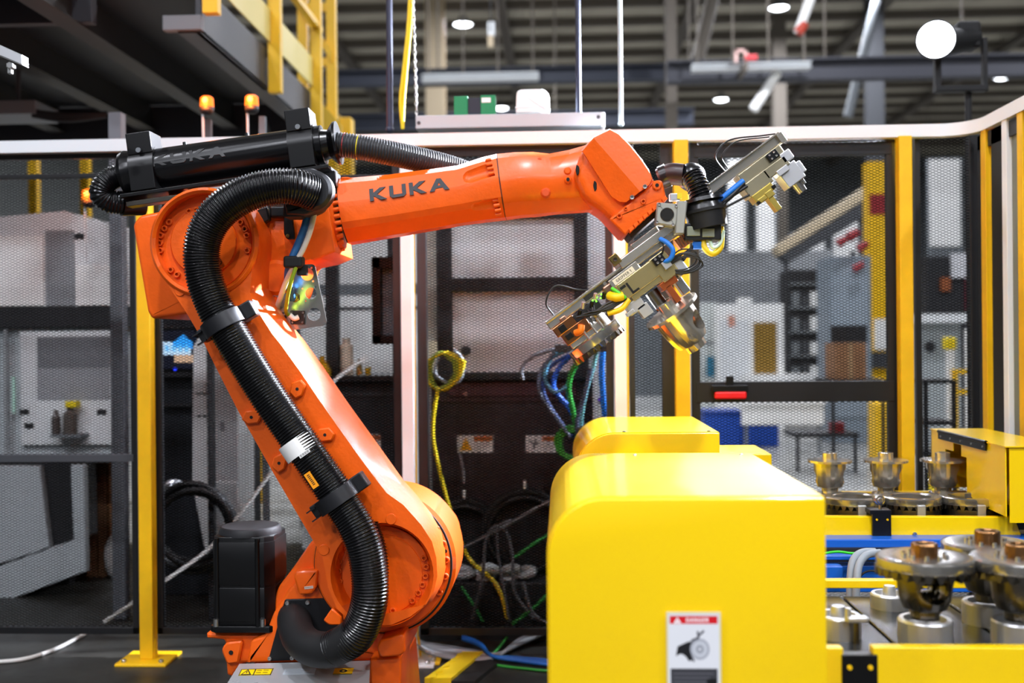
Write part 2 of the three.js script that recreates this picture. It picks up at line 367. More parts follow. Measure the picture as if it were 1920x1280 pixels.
{ // grey wiring trunk mounted on top of the rail, on two hangers
  const t = thing('wiring_trunk', 'long grey wiring trunk hung just above the white fence rail', 'trunk', [0, 2.27, ZF - .1]);
  const zf = ZF - .06;
  obj('body', pbx(778, 1133, 213, 238, zf, .12, .004), M.grey, t);
  obj('end_cap', pbx(1127, 1134, 211, 237, zf + .004, .13, .002), M.greyLight, t);
  for (const x of [785, 1122]) obj('screw', disc(x, x < 900 ? 230 : 219, 3.4, zf + .004, .006, .001, 14), M.greyDark, t);
}
{ const zf = ZF - .09;
  const g = thing('green_module', 'pair of green control modules joined by a dark block on the grey trunk', 'module', [0, 2.3, zf]);
  obj('housing', pbx(851, 877, 180, 219, zf, .06, .003), M.green, g);
  obj('housing', pbx(901, 929, 178, 217, zf, .06, .003), M.green, g);
  obj('coupler', pbx(875, 903, 183, 218, zf - .008, .05, .003), M.navy, g);
  obj('sticker', pbx(903, 920, 183, 192, zf + .0012, .001), M.white2, g);
  const r = thing('white_receiver', 'rounded white junction housing standing on the grey trunk', 'housing', [0, 2.3, zf]);
  obj('body', ext([[967, 213, 4], [968, 172, 10], [975, 167, 6], [1020, 166, 8], [1030, 178, 8], [1030, 213, 4]], zf, .09, .01), M.white2, r);
  obj('lid_seam', pbx(966, 1031, 199, 202, zf + .001, .092), M.greyLight, r);
}
// ================================================================ the robot
const RB = W(640, 1440, -3.45); RB.y = 0;
const robot = thing('industrial_robot', 'large orange six-axis industrial robot arm with black ribbed hoses', 'robot', RB);
const ZL = -3.2;                                     // front face of the lower arm
const arcPts = (cx, cy, r, a0, a1, n) => Array.from({ length: n + 1 }, (_, i) => { const a = (a0 + (a1 - a0) * i / n) * Math.PI / 180; return [cx + Math.cos(a) * r, cy + Math.sin(a) * r]; });
{ // ---- base and rotating column
  const col = obj('rotating_column', [
    ext([[604, 1000, 10], [582, 1016, 8], [550, 1063, 8], [519, 1103, 14], [513, 1130, 10], [511, 1168, 16], [494, 1187, 4], [386, 1187, 3], [387, 1197, 3], [420, 1200, 4], [424, 1214, 8], [416, 1224, 8], [423, 1240, 6], [425, 1266, 4], [436, 1269, 4], [452, 1243, 4], [640, 1240], [756, 1238, 4], [768, 1175, 8], [790, 1155, 8], [845, 1110, 20], [845, 1000, 30], [760, 930, 20], [680, 930, 10]], -3.39, .34, .012),
    ext([[462, 1243, 3], [470, 1200, 6], [498, 1188, 8], [512, 1150, 6], [540, 1105, 6], [600, 1050, 6], [640, 1050], [650, 1240]], -3.365, .05, .01),
  ], M.orange, robot);
  obj('lifting_eye', ext([[414, 1218, 8], [424, 1204, 6], [455, 1200, 8], [447, 1243, 4], [425, 1246, 6]], -3.37, .03, .006), M.orange, col);
  bolt(col, 433, 1223, -3.369, 4.2, M.hole, 'eye_hole', holeGeo);
  const stop = obj('stop_block', ext([[550, 1080, 4], [556, 1071, 4], [596, 1068, 4], [594, 1100, 6], [584, 1114, 6], [560, 1116, 8]], -3.335, .06, .008), M.orange, col);
  printed('data_tag', W(579, 1101, -3.3335), X.clone().applyAxisAngle(Z, .12), Y.clone().applyAxisAngle(Z, .12), .028, .008, canvasMat(64, 20, (x, w, h) => { x.fillStyle = '#d8cfc4'; x.fillRect(0, 0, w, h); x.fillStyle = '#7a4a30'; for (let k = 0; k < 9; k++) x.fillRect(4 + k * 6.4, 4, 3, 10); }), stop);
  obj('stop_block', ext([[706, 1214, 6], [712, 1200, 6], [752, 1188, 6], [758, 1190, 4], [760, 1222, 5], [750, 1230, 6], [712, 1233, 8]], -3.26, .1, .008), M.orange, col);
  const plate = obj('hose_entry_plate', ext([[534, 1124, 3], [607, 1122, 3], [625, 1143, 3], [646, 1185, 2], [660, 1232, 2], [502, 1240, 3]], -3.355, .014, .002), mat('#17181b', .45, .3), robot);
  for (const [x, y] of [[539, 1130], [577, 1129], [506, 1234], [548, 1233], [571, 1232]]) bolt(plate, x, y, -3.353, 4.2, M.bolt);
  const leg = obj('base_frame', [ext([[693, 1236, 2], [752, 1232, 2], [752, 1440], [700, 1440]], -3.3, .2, .008), ext([[440, 1290, 10], [470, 1250, 6], [690, 1246, 4], [752, 1250, 4], [770, 1450], [420, 1450]], -3.38, .36, .01)], M.orange, robot);
  obj('base_plate', bx(RB.x - .42, RB.x + .42, 0, .06, -3.85, -3.1, .008), M.greyDark, robot);
  // sloping sheet-metal shield in front of the base
  const A = W(449, 1244, -3.34), B = W(694, 1238, -3.34), C = W(395, 1330, -3.1), D = W(690, 1330, -3.1), dn = new V3(0, -.012, -.004);
  const sh = obj('base_shield', hull([A, B, C, D, ...[A, B, C, D].map(p => p.clone().add(dn))]), mat('#b4b6b8', .42, .35, { roughnessMap: smudge }), robot);
  const n = B.clone().sub(A).cross(C.clone().sub(A)).normalize(); if (n.z < 0) n.negate();
  const onPl = (px, py) => { const o = new V3(0, camera.position.y, 0), d = W(px, py, -1).sub(o); return o.addScaledVector(d, A.clone().sub(o).dot(n) / d.dot(n)); };
  const ux = B.clone().sub(A).normalize(), uy = n.clone().cross(ux).normalize();
  const warn = canvasMat(128, 40, (x, w, h) => { x.fillStyle = '#ffd800'; x.fillRect(0, 0, w, h); x.strokeStyle = '#222'; x.lineWidth = 3; x.strokeRect(2, 2, w - 4, h - 4); x.strokeRect(58, 2, 1, h - 4); x.fillStyle = '#222'; x.beginPath(); x.moveTo(28, 6); x.lineTo(46, 34); x.lineTo(10, 34); x.closePath(); x.lineWidth = 4; x.stroke(); x.fillRect(26, 15, 4, 12); for (let k = 0; k < 4; k++) { x.globalAlpha = .45; x.fillRect(66 + (k % 2) * 26, 8 + (k >> 1) * 14, 20, 6); } });
  printed('warning_sticker', onPl(480, 1260).addScaledVector(n, .001), ux, uy, .102, .036, warn, sh);
  printed('type_plate', onPl(562, 1259).addScaledVector(n, .001), ux, uy, .1, .032, canvasMat(128, 42, (x, w, h) => { x.fillStyle = '#b9c0c6'; x.fillRect(0, 0, w, h); x.fillStyle = '#7d868e'; for (let k = 0; k < 5; k++) x.fillRect(6, 5 + k * 7, 60 + (k * 37) % 50, 2); }, .35), sh);
  const tri = canvasMat(128, 96, (x, w, h) => { x.fillStyle = '#ffc800'; x.fillRect(0, 0, w, h); x.fillStyle = '#222'; x.fillRect(0, 0, w, 4); x.fillRect(0, h - 4, w, 4); x.beginPath(); x.arc(64, 50, 26, 0, 7); x.fill(); x.fillStyle = '#ffc800'; x.beginPath(); x.arc(64, 50, 10, 0, 7); x.fill(); });
  printed('warning_sticker', onPl(644, 1258).addScaledVector(n, .001), ux, uy, .06, .034, tri, sh);
}
{ // ---- motor of the first axis
  const z0 = -3.56, z1 = -3.36, zc = (z0 + z1) / 2, a = W(394, 1090, z1).x, b = W(512, 1090, z1).x, xc = (a + b) / 2, hw = (b - a) / 2, hd = .1, y0 = W(450, 1186, z1).y, y1 = W(450, 1007, z1).y;
  const oct = (k, c) => [[-1 + c, -1], [1 - c, -1], [1, -1 + c], [1, 1 - c], [1 - c, 1], [-1 + c, 1], [-1, 1 - c], [-1, -1 + c]].map(([u, v]) => [xc + u * hw * k, zc + v * hd * k]);
  const mo = obj('axis_motor', [prism(oct(.96, .26), y0 + .022, y1, .004)], M.black, robot);
  obj('flange', prism(oct(1.04, .16), y0, y0 + .022, .004), M.black, mo);
  obj('cover', [prism(oct(.99, .28), y0 + .15, y1 - .016, .003), prism(oct(.99, .28), y0 + .034, y0 + .143, .003)], M.black, mo);
  const lid = new THREE.LatheGeometry([[.0001, .022], [hw * .9, .022], [hw * .94, .019], [hw * .985, .008], [hw * .99, -.004], [.0001, -.004]].map(p => new THREE.Vector2(...p)), 40); lid.translate(xc, y1, zc);
  obj('lid', toCreasedNormals(clean(lid), .5), mat('#1c1c1f', .5), mo);
  for (const [u, v] of [[-.8, .93], [.5, .98], [-.86, -.9], [.8, -.9]]) obj('corner_rod', cylAB(new V3(xc + u * hw, y0 + .02, zc + v * hd), new V3(xc + u * hw, y1 - .004, zc + v * hd), .008, .008, 12), M.black, mo);
  for (const u of [-.82, .66]) obj('flange_bolt', cylAB(new V3(xc + u * hw * 1.0, y0 + .02, zc + hd * .98), new V3(xc + u * hw, y0 + .044, zc + hd * .98), .0095, .009, 14), M.bolt, mo);
}
{ // ---- second axis: drum, bolted flange
  const hs = obj('shoulder_drum', [disc(719, 1056, 137, -3.36, .26, .014, 72)], M.orange, robot);
  const fl = obj('shoulder_flange', [disc(716, 1058, 129, -3.345, .03, .006, 72)], M.orange, robot);
  obj('gap_ring', disc(718, 1057, 131.5, -3.355, .012, .001, 72, 127), M.hole, hs);
  for (const [x, y] of [[775, 950], [798, 969], [818, 991], [831, 1019], [837, 1049], [835, 1080], [824, 1109]]) bolt(fl, x, y, -3.342, 6.6);
  bolt(fl, 835, 1033, -3.344, 3.6, M.hole, 'dowel_hole', holeGeo);
}
{ // ---- lower arm: cast link with a wide bevel along its back edge
  // [outer px, outer py, inward shift of the face x, y]
  const right = [[484, 482, -10, 2], [483, 538, -14, 12], [495, 565, -17, 10], [529, 616, -19, 10], [547, 638, -20, 9], [585, 691, -20, 9], [632, 759, -21, 9], [698, 851, -21, 10], [743, 914, -18, 10], [765, 938, -9, 8], [797, 979, -7, 5], [817, 1012, -7, 3], [825, 1045, -7, 0], [827, 1080, -7, 0], [821, 1110, -7, -3], [805, 1138, -6, -5], [773, 1163, -4, -7], [735, 1178, -1, -7], [693, 1181, 1, -7], [655, 1171, 4, -6], [626, 1145, 6, -4], [608, 1103, 7, -2], [597, 1046, 8, -2], [550, 966, 7, -4], [507, 893, 7, -4], [480, 845, 7, -4], [440, 775, 7, -4], [400, 697, 7, -4], [372, 640, 7, -4], [340, 586, 7, -4], [309, 540, 7, -4], [283, 496, 7, -3]];
  const top = arcPts(380, 452, 106, 170, 370 - 8, 20).map(([x, y]) => { const dx = (380 - x) / 106, dy = (452 - y) / 106; return [x, y, dx * 7, dy * 7]; });
  const all = [...right, ...top];
  const zm = ZL - .085, zb = ZL - .16;
  const front = all.map(([x, y, dx, dy]) => W(x + dx, y + dy, ZL)), mid = all.map(([x, y]) => W(x, y, ZL)).map(p => p.setZ(zm)), back = mid.map(p => p.clone().setZ(zb));
  const holes = [[716, 1077, 98, .86], [381, 454, 95, .97]];
  const pos = [], T = (a, b, c) => pos.push(a.x, a.y, a.z, b.x, b.y, b.z, c.x, c.y, c.z);
  const ringOf = ([hx, hy, r, k], z) => { const c = W(hx, hy, ZL), R = r * S(ZL) * (z < ZL - .01 ? k : 1); return Array.from({ length: 48 }, (_, i) => { const a = -i / 48 * Math.PI * 2; return new V3(c.x + Math.cos(a) * R, c.y + Math.sin(a) * R, z); }); };
  const hf = holes.map(h => ringOf(h, ZL)), hm = holes.map(h => ringOf(h, ZL - .07)), flat = a => a.map(p => new THREE.Vector2(p.x, p.y));
  const cw = THREE.ShapeUtils.isClockWise(flat(front));
  const F2 = cw ? front.slice().reverse() : front, M2 = cw ? mid.slice().reverse() : mid, B2 = cw ? back.slice().reverse() : back;
  const verts = [...F2, ...hf[0], ...hf[1]];
  for (const [a, b, c] of THREE.ShapeUtils.triangulateShape(flat(F2), hf.map(flat))) T(verts[a], verts[b], verts[c]);
  for (const [P, Q] of [[F2, M2], [M2, B2]]) for (let i = 0; i < P.length; i++) { const j = (i + 1) % P.length; T(P[i], Q[i], P[j]); T(P[j], Q[i], Q[j]); }
  for (let h = 0; h < 2; h++) for (let i = 0; i < 48; i++) { const j = (i + 1) % 48; T(hf[h][i], hm[h][i], hf[h][j]); T(hf[h][j], hm[h][i], hm[h][j]); }
  for (const t of THREE.ShapeUtils.triangulateShape(flat(B2), [])) T(B2[t[0]], B2[t[2]], B2[t[1]]);
  const g = new THREE.BufferGeometry(); g.setAttribute('position', new THREE.Float32BufferAttribute(pos, 3));
  const arm = obj('lower_arm', toCreasedNormals(g, .42), M.orange, robot);
  const f2 = obj('axis_flange', [disc(716, 1077, 92, ZL - .062, .03, .002, 56), disc(716, 1077, 77, ZL - .058, .02, .002, 56)], M.orange, arm);
  for (const [x, y] of [[799, 1044], [803, 1061], [802, 1079], [796, 1096], [788, 1112], [776, 1127], [738, 1147], [636, 1034], [633, 1051], [632, 1069], [634, 1089]]) bolt(f2, 716 + (x - 716) * .955, 1077 + (y - 1077) * .955, ZL - .06, 6);
  const f3 = obj('axis_flange', [disc(381, 454, 94, ZL - .04, .03, .002, 56), disc(381, 454, 64, ZL - .03, .02, .003, 56)], M.orange, arm);
  obj('flange_rim', disc(381, 454, 105, ZL + .012, .022, .008, 64, 94), M.orange, arm);
  for (const [x, y] of [[355, 395], [369, 393], [317, 416], [308, 428], [301, 441], [299, 456], [300, 470], [320, 507], [332, 516], [453, 416], [461, 429], [465, 441], [466, 470]]) bolt(f3, 381 + (x - 381) * .98, 454 + (y - 454) * .98, ZL - .038, 6.2);
  bolt(f3, 461, 430, ZL - .036, 3.4, M.hole, 'dowel_hole', holeGeo);
  // bosses: long hexagons with a drilled hole
  for (const [x, y, a] of [[557, 729, .35], [609, 815, 1.5], [471, 782, 1.5], [523, 868, .25]]) {
    const pts = [[0, -19], [12, -12], [13, 8], [3, 19], [-12, 11], [-13, -8]].map(([u, v]) => [x + u * Math.cos(a) - v * Math.sin(a), y + u * Math.sin(a) + v * Math.cos(a), 2]);
    const b = obj('boss', ext(pts, ZL + .014, .016, .004), M.orange, arm); bolt(b, x, y, ZL + .0142, 3, M.hole, 'drill_hole', holeGeo);
  }
  for (const [x, y] of [[733, 973], [607, 1031], [337, 545]]) obj('casting_pad', disc(x, y, 10.5, ZL + .003, .005, .0015, 24), M.orange, arm);
  bolt(arm, 669, 952, ZL + .002, 5, M.bolt);
  obj('hose_lug', ext([[606, 1163, 4], [622, 1140, 4], [640, 1156, 3], [640, 1172, 3], [616, 1172, 6]], ZL - .002, .03, .004), M.orange, arm);
}
{ // ---- elbow housing behind the lower arm
  const el = obj('elbow_housing', [
    ext([[248, 420, 8], [262, 403, 6], [310, 394, 4], [420, 376, 8], [500, 400, 8], [560, 470, 20], [520, 548, 24], [470, 575, 10], [337, 590, 3], [284, 597, 4], [276, 584, 4]], -3.36, .34, .012),
    ext([[470, 420, 6], [520, 400, 6], [590, 352, 6], [612, 345, 2], [628, 472, 2], [600, 484, 4], [560, 492, 10], [540, 560, 16], [505, 572, 10], [470, 540, 6]], -3.345, .3, .008),
  ], M.orange, robot);
  obj('bracket_foot', ext([[315, 400], [316, 363, 2], [340, 362, 2], [352, 400]], -3.4, .05, .004), M.orange, el);
  obj('bearing_boss', [disc(516, 520, 34, -3.325, .03, .012, 36)], M.orange, el);
  obj('sensor_plate', ext([[532, 405, 3], [548, 405, 3], [552, 438, 2], [552, 448, 2], [538, 449, 5], [532, 438, 3]], -3.325, .014, .002), M.black, el);
  bolt(el, 540, 442, -3.323, 3.6, M.brass);
  obj('connector_block', [ext([[468, 398, 2], [500, 388, 2], [505, 412, 2], [482, 426, 3], [470, 420, 2]], -3.31, .03, .004), pbx(505, 535, 385, 408, -3.32, .04, .008)], M.black, el);
  bolt(el, 480, 421, -3.307, 4.4, M.bolt);
  obj('sensor_block', ext([[394, 480, 5], [404, 476, 5], [413, 490, 3], [400, 512, 3], [394, 505, 2]], ZL - .008, .03, .003), M.black, el);
  bolt(el, 403, 484, ZL - .006, 5, M.bolt);
  // collar of bolts where the forearm turns
  const a0 = W(612, 338, -3.36), col = obj('turning_collar', [loft([[0, 1], [1, 1], [1.02, .985]].map(([u], k) => {
    const t = [W(606 + u * 22, 339 + u * -4, -3.47), W(625 + u * 22, 474 - u * 8, -3.47)], c = t[0].clone().add(t[1]).multiplyScalar(.5), h = t[0].distanceTo(t[1]) / 2 * (k === 2 ? .985 : 1), up = t[0].clone().sub(t[1]).normalize();
    return Array.from({ length: 36 }, (_, i) => { const a = i / 36 * Math.PI * 2; return c.clone().addScaledVector(up, Math.cos(a) * h).addScaledVector(Z, -Math.sin(a) * h * .98); });
  }), .5)], M.orange, el);
  for (let k = 0; k < 11; k++) { const t = -1 + k / 5, py = 406 + t * 62, px = 618 + (py - 345) * .14, h = Math.sqrt(Math.max(.02, 1 - t * t)); obj('collar_bolt', cylAB(W(px, py, -3.47 + .105 * h), W(px + 11, py - 2, -3.47 + .105 * h), .0075, .007, 8), M.orange, el); }
}
// ---- forearm: faceted tube lofted through measured stations
const axisZ = -3.47;
function section(tx, ty, bx_, by, dk, prof) {
  const A = W(tx, ty, axisZ), B = W(bx_, by, axisZ), c = A.clone().add(B).multiplyScalar(.5), up = A.clone().sub(B).multiplyScalar(.5), h = up.length();
  return prof.map(([u, v]) => c.clone().addScaledVector(up, u).addScaledVector(Z, v * h * dk));
}
const facet = [[1, -.3], [1, .34], [.8, .68], [.18, .98], [0, 1.0], [-.42, .97], [-.62, .86], [-1, .42], [-1, -.42], [-.62, -.86], [-.2, -.99], [.2, -.98], [.8, -.68]].map(([u, v]) => [u, v]);
const roundP = facet.map(([u, v]) => { const l = Math.hypot(u, v); return [u / l, v / l]; });
const mixP = k => facet.map((p, i) => [p[0] * (1 - k) + roundP[i][0] * k, p[1] * (1 - k) + roundP[i][1] * k]);
let forearm, textPlane;
{
  const st = [[637, 338, 657, 457, .92, 0], [731, 330, 745, 442, .95, 0], [858, 313, 872, 420, 1, .1], [905, 297, 915, 416, 1, .4], [932, 290, 949, 413, 1, .6]];
  let fg = loft(st.map(s => section(s[0], s[1], s[2], s[3], s[4], mixP(s[5]))), .3);
  { // niches for the joint bolts
    const ev2 = new Evaluator(); ev2.attributes = ['position', 'normal']; ev2.useGroups = false;
    let br = new Brush(clean(fg)); br.updateMatrixWorld();
    for (const [p, q, z, r] of [[[880, 326], [924, 313], -3.372, .029], [[892, 395], [936, 387], -3.366, .029]]) {
      const A = W(...p, z), B = W(...q, z), c = new Brush(clean(cylAB(A, B, r, r, 28))); c.updateMatrixWorld(); br = ev2.evaluate(br, c, SUBTRACTION); br.updateMatrixWorld();
      const sp = new Brush(clean(new THREE.SphereGeometry(r, 24, 16).translate(A.x, A.y, A.z))); sp.updateMatrixWorld(); br = ev2.evaluate(br, sp, SUBTRACTION); br.updateMatrixWorld();
    }
    fg = toCreasedNormals(clean(br.geometry), .3);
  }
  forearm = obj('forearm', fg, M.orange, robot);
  obj('gap_ring', loft([[634.5, 339, 655, 457], [637.5, 338.5, 657.5, 456.5]].map(s => section(s[0], s[1], s[2], s[3], .925, mixP(0)).map((p, i, a) => p)), .3), M.hole, forearm);
  // letters on the upper flank, cut from thick foil
  const s0 = section(693, 335, 706, 450, .95, facet), s1 = section(843, 315, 857, 423, .985, facet);
  const a = s0[2], b = s0[3], c = s1[2], d = s1[3];
  const at = (u, v) => { const p = a.clone().lerp(c, u), q = b.clone().lerp(d, u); return q.lerp(p, v); };
  const ux = at(1, .3).sub(at(0, .3)).normalize(), n = at(0, 1).sub(at(0, 0)).cross(ux).normalize(); if (n.z < 0) n.negate();
  const uy = n.clone().cross(ux).normalize();
  const P = { K: [[[0, 0], [.26, 0], [.26, .38], [.72, 0], [1.12, 0], [.5, .5], [1.08, 1], [.68, 1], [.26, .64], [.26, 1], [0, 1]]],
    U: [[[0, .18], [.18, 0], [.9, 0], [1.08, .18], [1.08, 1], [.82, 1], [.82, .25], [.26, .25], [.26, 1], [0, 1]]],
    A: [[[0, 0], [.3, 0], [.42, .22], [.86, .22], [.98, 0], [1.28, 0], [.78, 1], [.5, 1]], [[.53, .42], [.64, .68], [.75, .42]]] };
  const H = .0385, gap = .19; let x = 0; const letters = [];
  for (const ch of 'KUKA') { letters.push([ch, x]); x += (ch === 'A' ? 1.28 : 1.1) + gap; }
  const kx = .252 / (x - gap);
  const o = at(.0, .1);
  const rayFace = (px, py) => { const e = new V3(0, camera.position.y, 0), dd = W(px, py, -1).sub(e); return e.addScaledVector(dd, o.clone().sub(e).dot(n) / dd.dot(n)); };
  const org = rayFace(694, 378), end = rayFace(843, 355), dirx = end.clone().sub(org), Wd = dirx.length(); dirx.normalize(); const diry = n.clone().cross(dirx).normalize();
  const topL = rayFace(693, 355).sub(org).dot(diry);
  for (const [ch, lx] of letters) {
    const sh = new THREE.Shape(P[ch][0].map(p => new THREE.Vector2((p[0] + lx) * Wd / (x - gap), p[1] * topL)));
    if (P[ch][1]) sh.holes.push(new THREE.Path(P[ch][1].map(p => new THREE.Vector2((p[0] + lx) * Wd / (x - gap), p[1] * topL))));
    const g = new THREE.ExtrudeGeometry(sh, { depth: .0016, bevelEnabled: false }); g.applyMatrix4(new THREE.Matrix4().makeBasis(dirx, diry, n).setPosition(org.clone().addScaledVector(n, .0009)));
    obj('letter', g, mat('#2c2c31', .6, 0, { bumpMap: peel, bumpScale: .001 }), forearm);
  }
  for (const bl of [[[917, 300, -3.4], [919, 308, -3.39], [921, 316, -3.382], [923, 325, -3.38]], [[931, 376, -3.382], [933, 385, -3.38], [935, 394, -3.384], [936, 402, -3.394]]])
    for (const [x2, y2, z2] of bl) obj('joint_bolt', cylAB(W(x2 - 7, y2 + 1, z2), W(x2 + 4, y2 - 1, z2), .006, .0062, 10), M.orange, forearm);
  obj('lifting_lug', ext([[636, 336, 2], [640, 331, 4], [655, 331, 6], [664, 338, 2]], -3.43, .05, .006), M.orange, forearm);
}
{ // ---- in-line wrist: neck, fork and lens-shaped head
  const st = [[933, 290, 950, 413, 1, .6], [965, 286, 978, 410, 1.02, .85], [1000, 285, 1006, 409, 1.02, 1], [1030, 288, 1040, 404.5, .98, 1], [1066, 281, 1080, 402, .9, 1], [1112, 268, 1132, 398, .8, .8]];
  const neck = obj('wrist_neck', loft(st.map(s => section(s[0], s[1], s[2], s[3], s[4], mixP(s[5]))), .5), M.orange, robot);
  obj('joint_ring', loft([[931, 290.4, 948.2, 413], [933.5, 290, 950.4, 412.8]].map(s => section(s[0], s[1], s[2], s[3], 1.006, mixP(.6))), .3), mat('#5a2008', .6), neck);
  for (const [x, y, r, z] of [[1010, 304, 10, -3.395], [1023, 361, 10, -3.366]]) obj('access_plug', disc(x, y, r, z, .02, .006, 24), mat('#d64a08', .5), neck);
  const head = obj('wrist_head', [
    ext([[1074, 330, 12], [1089, 283, 12], [1113, 254, 10], [1143, 240, 10], [1164, 251, 12], [1204, 296, 16], [1224, 332, 6], [1236, 344, 6], [1246, 372, 6], [1210, 405, 4], [1168, 440, 5], [1129, 397, 8], [1092, 372, 16]], -3.345, .25, .03),
    ext([[1142, 410, 4], [1232, 337, 3], [1242, 338, 6], [1250, 372, 3], [1172, 441, 4]], -3.33, .22, .008),
  ], M.orange, robot);
  // faceted cover in front of the head
  const zB = -3.36, P = [[1143, 241], [1160, 250], [1182, 272], [1203, 298], [1219, 322], [1224, 336], [1219, 347], [1198, 362], [1174, 381], [1162, 380], [1146, 370], [1090, 282], [1112, 256]];
  const foldA = [1113, 257], foldB = [1202, 361];
  const side = ([x, y]) => (x - foldA[0]) * (foldB[1] - foldA[1]) - (y - foldA[1]) * (foldB[0] - foldA[0]);
  const cov = P.map(p => W(...p, zB)), top = P.map(p => { const c = [1160, 315], q = [p[0] + (c[0] - p[0]) * .03, p[1] + (c[1] - p[1]) * .03], s = side(p) / 137; return W(q[0], q[1], -3.312 - (s > 0 ? s * .00022 : -s * .0004)); });
  const fo = [W(1115, 261, -3.311), W(1200, 359, -3.311)];
  const cover = obj('wrist_cover', hull([...cov, ...top, ...fo]), M.orange, head);
  for (const [x, y] of [[1209, 350], [1185, 370]]) bolt(cover, x, y, -3.312, 4.4, M.bolt);
  for (const [x, y, r] of [[1206, 378, 5], [1161, 405, 5.5], [1173, 391, 3.4]]) bolt(head, x, y, -3.328, r);
  obj('ear', disc(1232, 347, 9, -3.322, .03, .003, 20), M.orange, head); bolt(head, 1232, 347, -3.321, 3.4, M.hole, 'ear_hole', holeGeo);
  for (const [x, y] of [[1083, 318], [1116, 348]]) obj('slot', ext([[x - 2, y - 10, 2], [x + 3, y - 6, 3], [x + 3, y + 7, 3], [x - 1, y + 11, 2], [x - 4, y, 3]], -3.3425, .01, .001), M.hole, head);
  obj('bolt_lug', [disc(1065, 336, 7, -3.365, .03, .004, 16), disc(1064, 320, 7, -3.37, .03, .004, 16)], M.orange, neck); bolt(neck, 1065, 336, -3.363, 3.2, M.hole, 'lug_hole', holeGeo);
  // flange teeth along the lower edge
  for (let k = 0; k < 8; k++) { const t = k / 7, x = 1182 + t * 62, y = 432 - t * 56; obj('flange_tooth', ext([[x - 4, y - 3], [x + 4, y - 9], [x + 8, y - 4], [x, y + 4]], -3.325, .05, .002), M.orange, head); }
  obj('tool_flange', [ext([[1176, 436, 2], [1246, 378, 2], [1253, 386, 2], [1184, 446, 2]], -3.36, .2, .004)], mat('#2a1a12', .5, .3), robot);
}
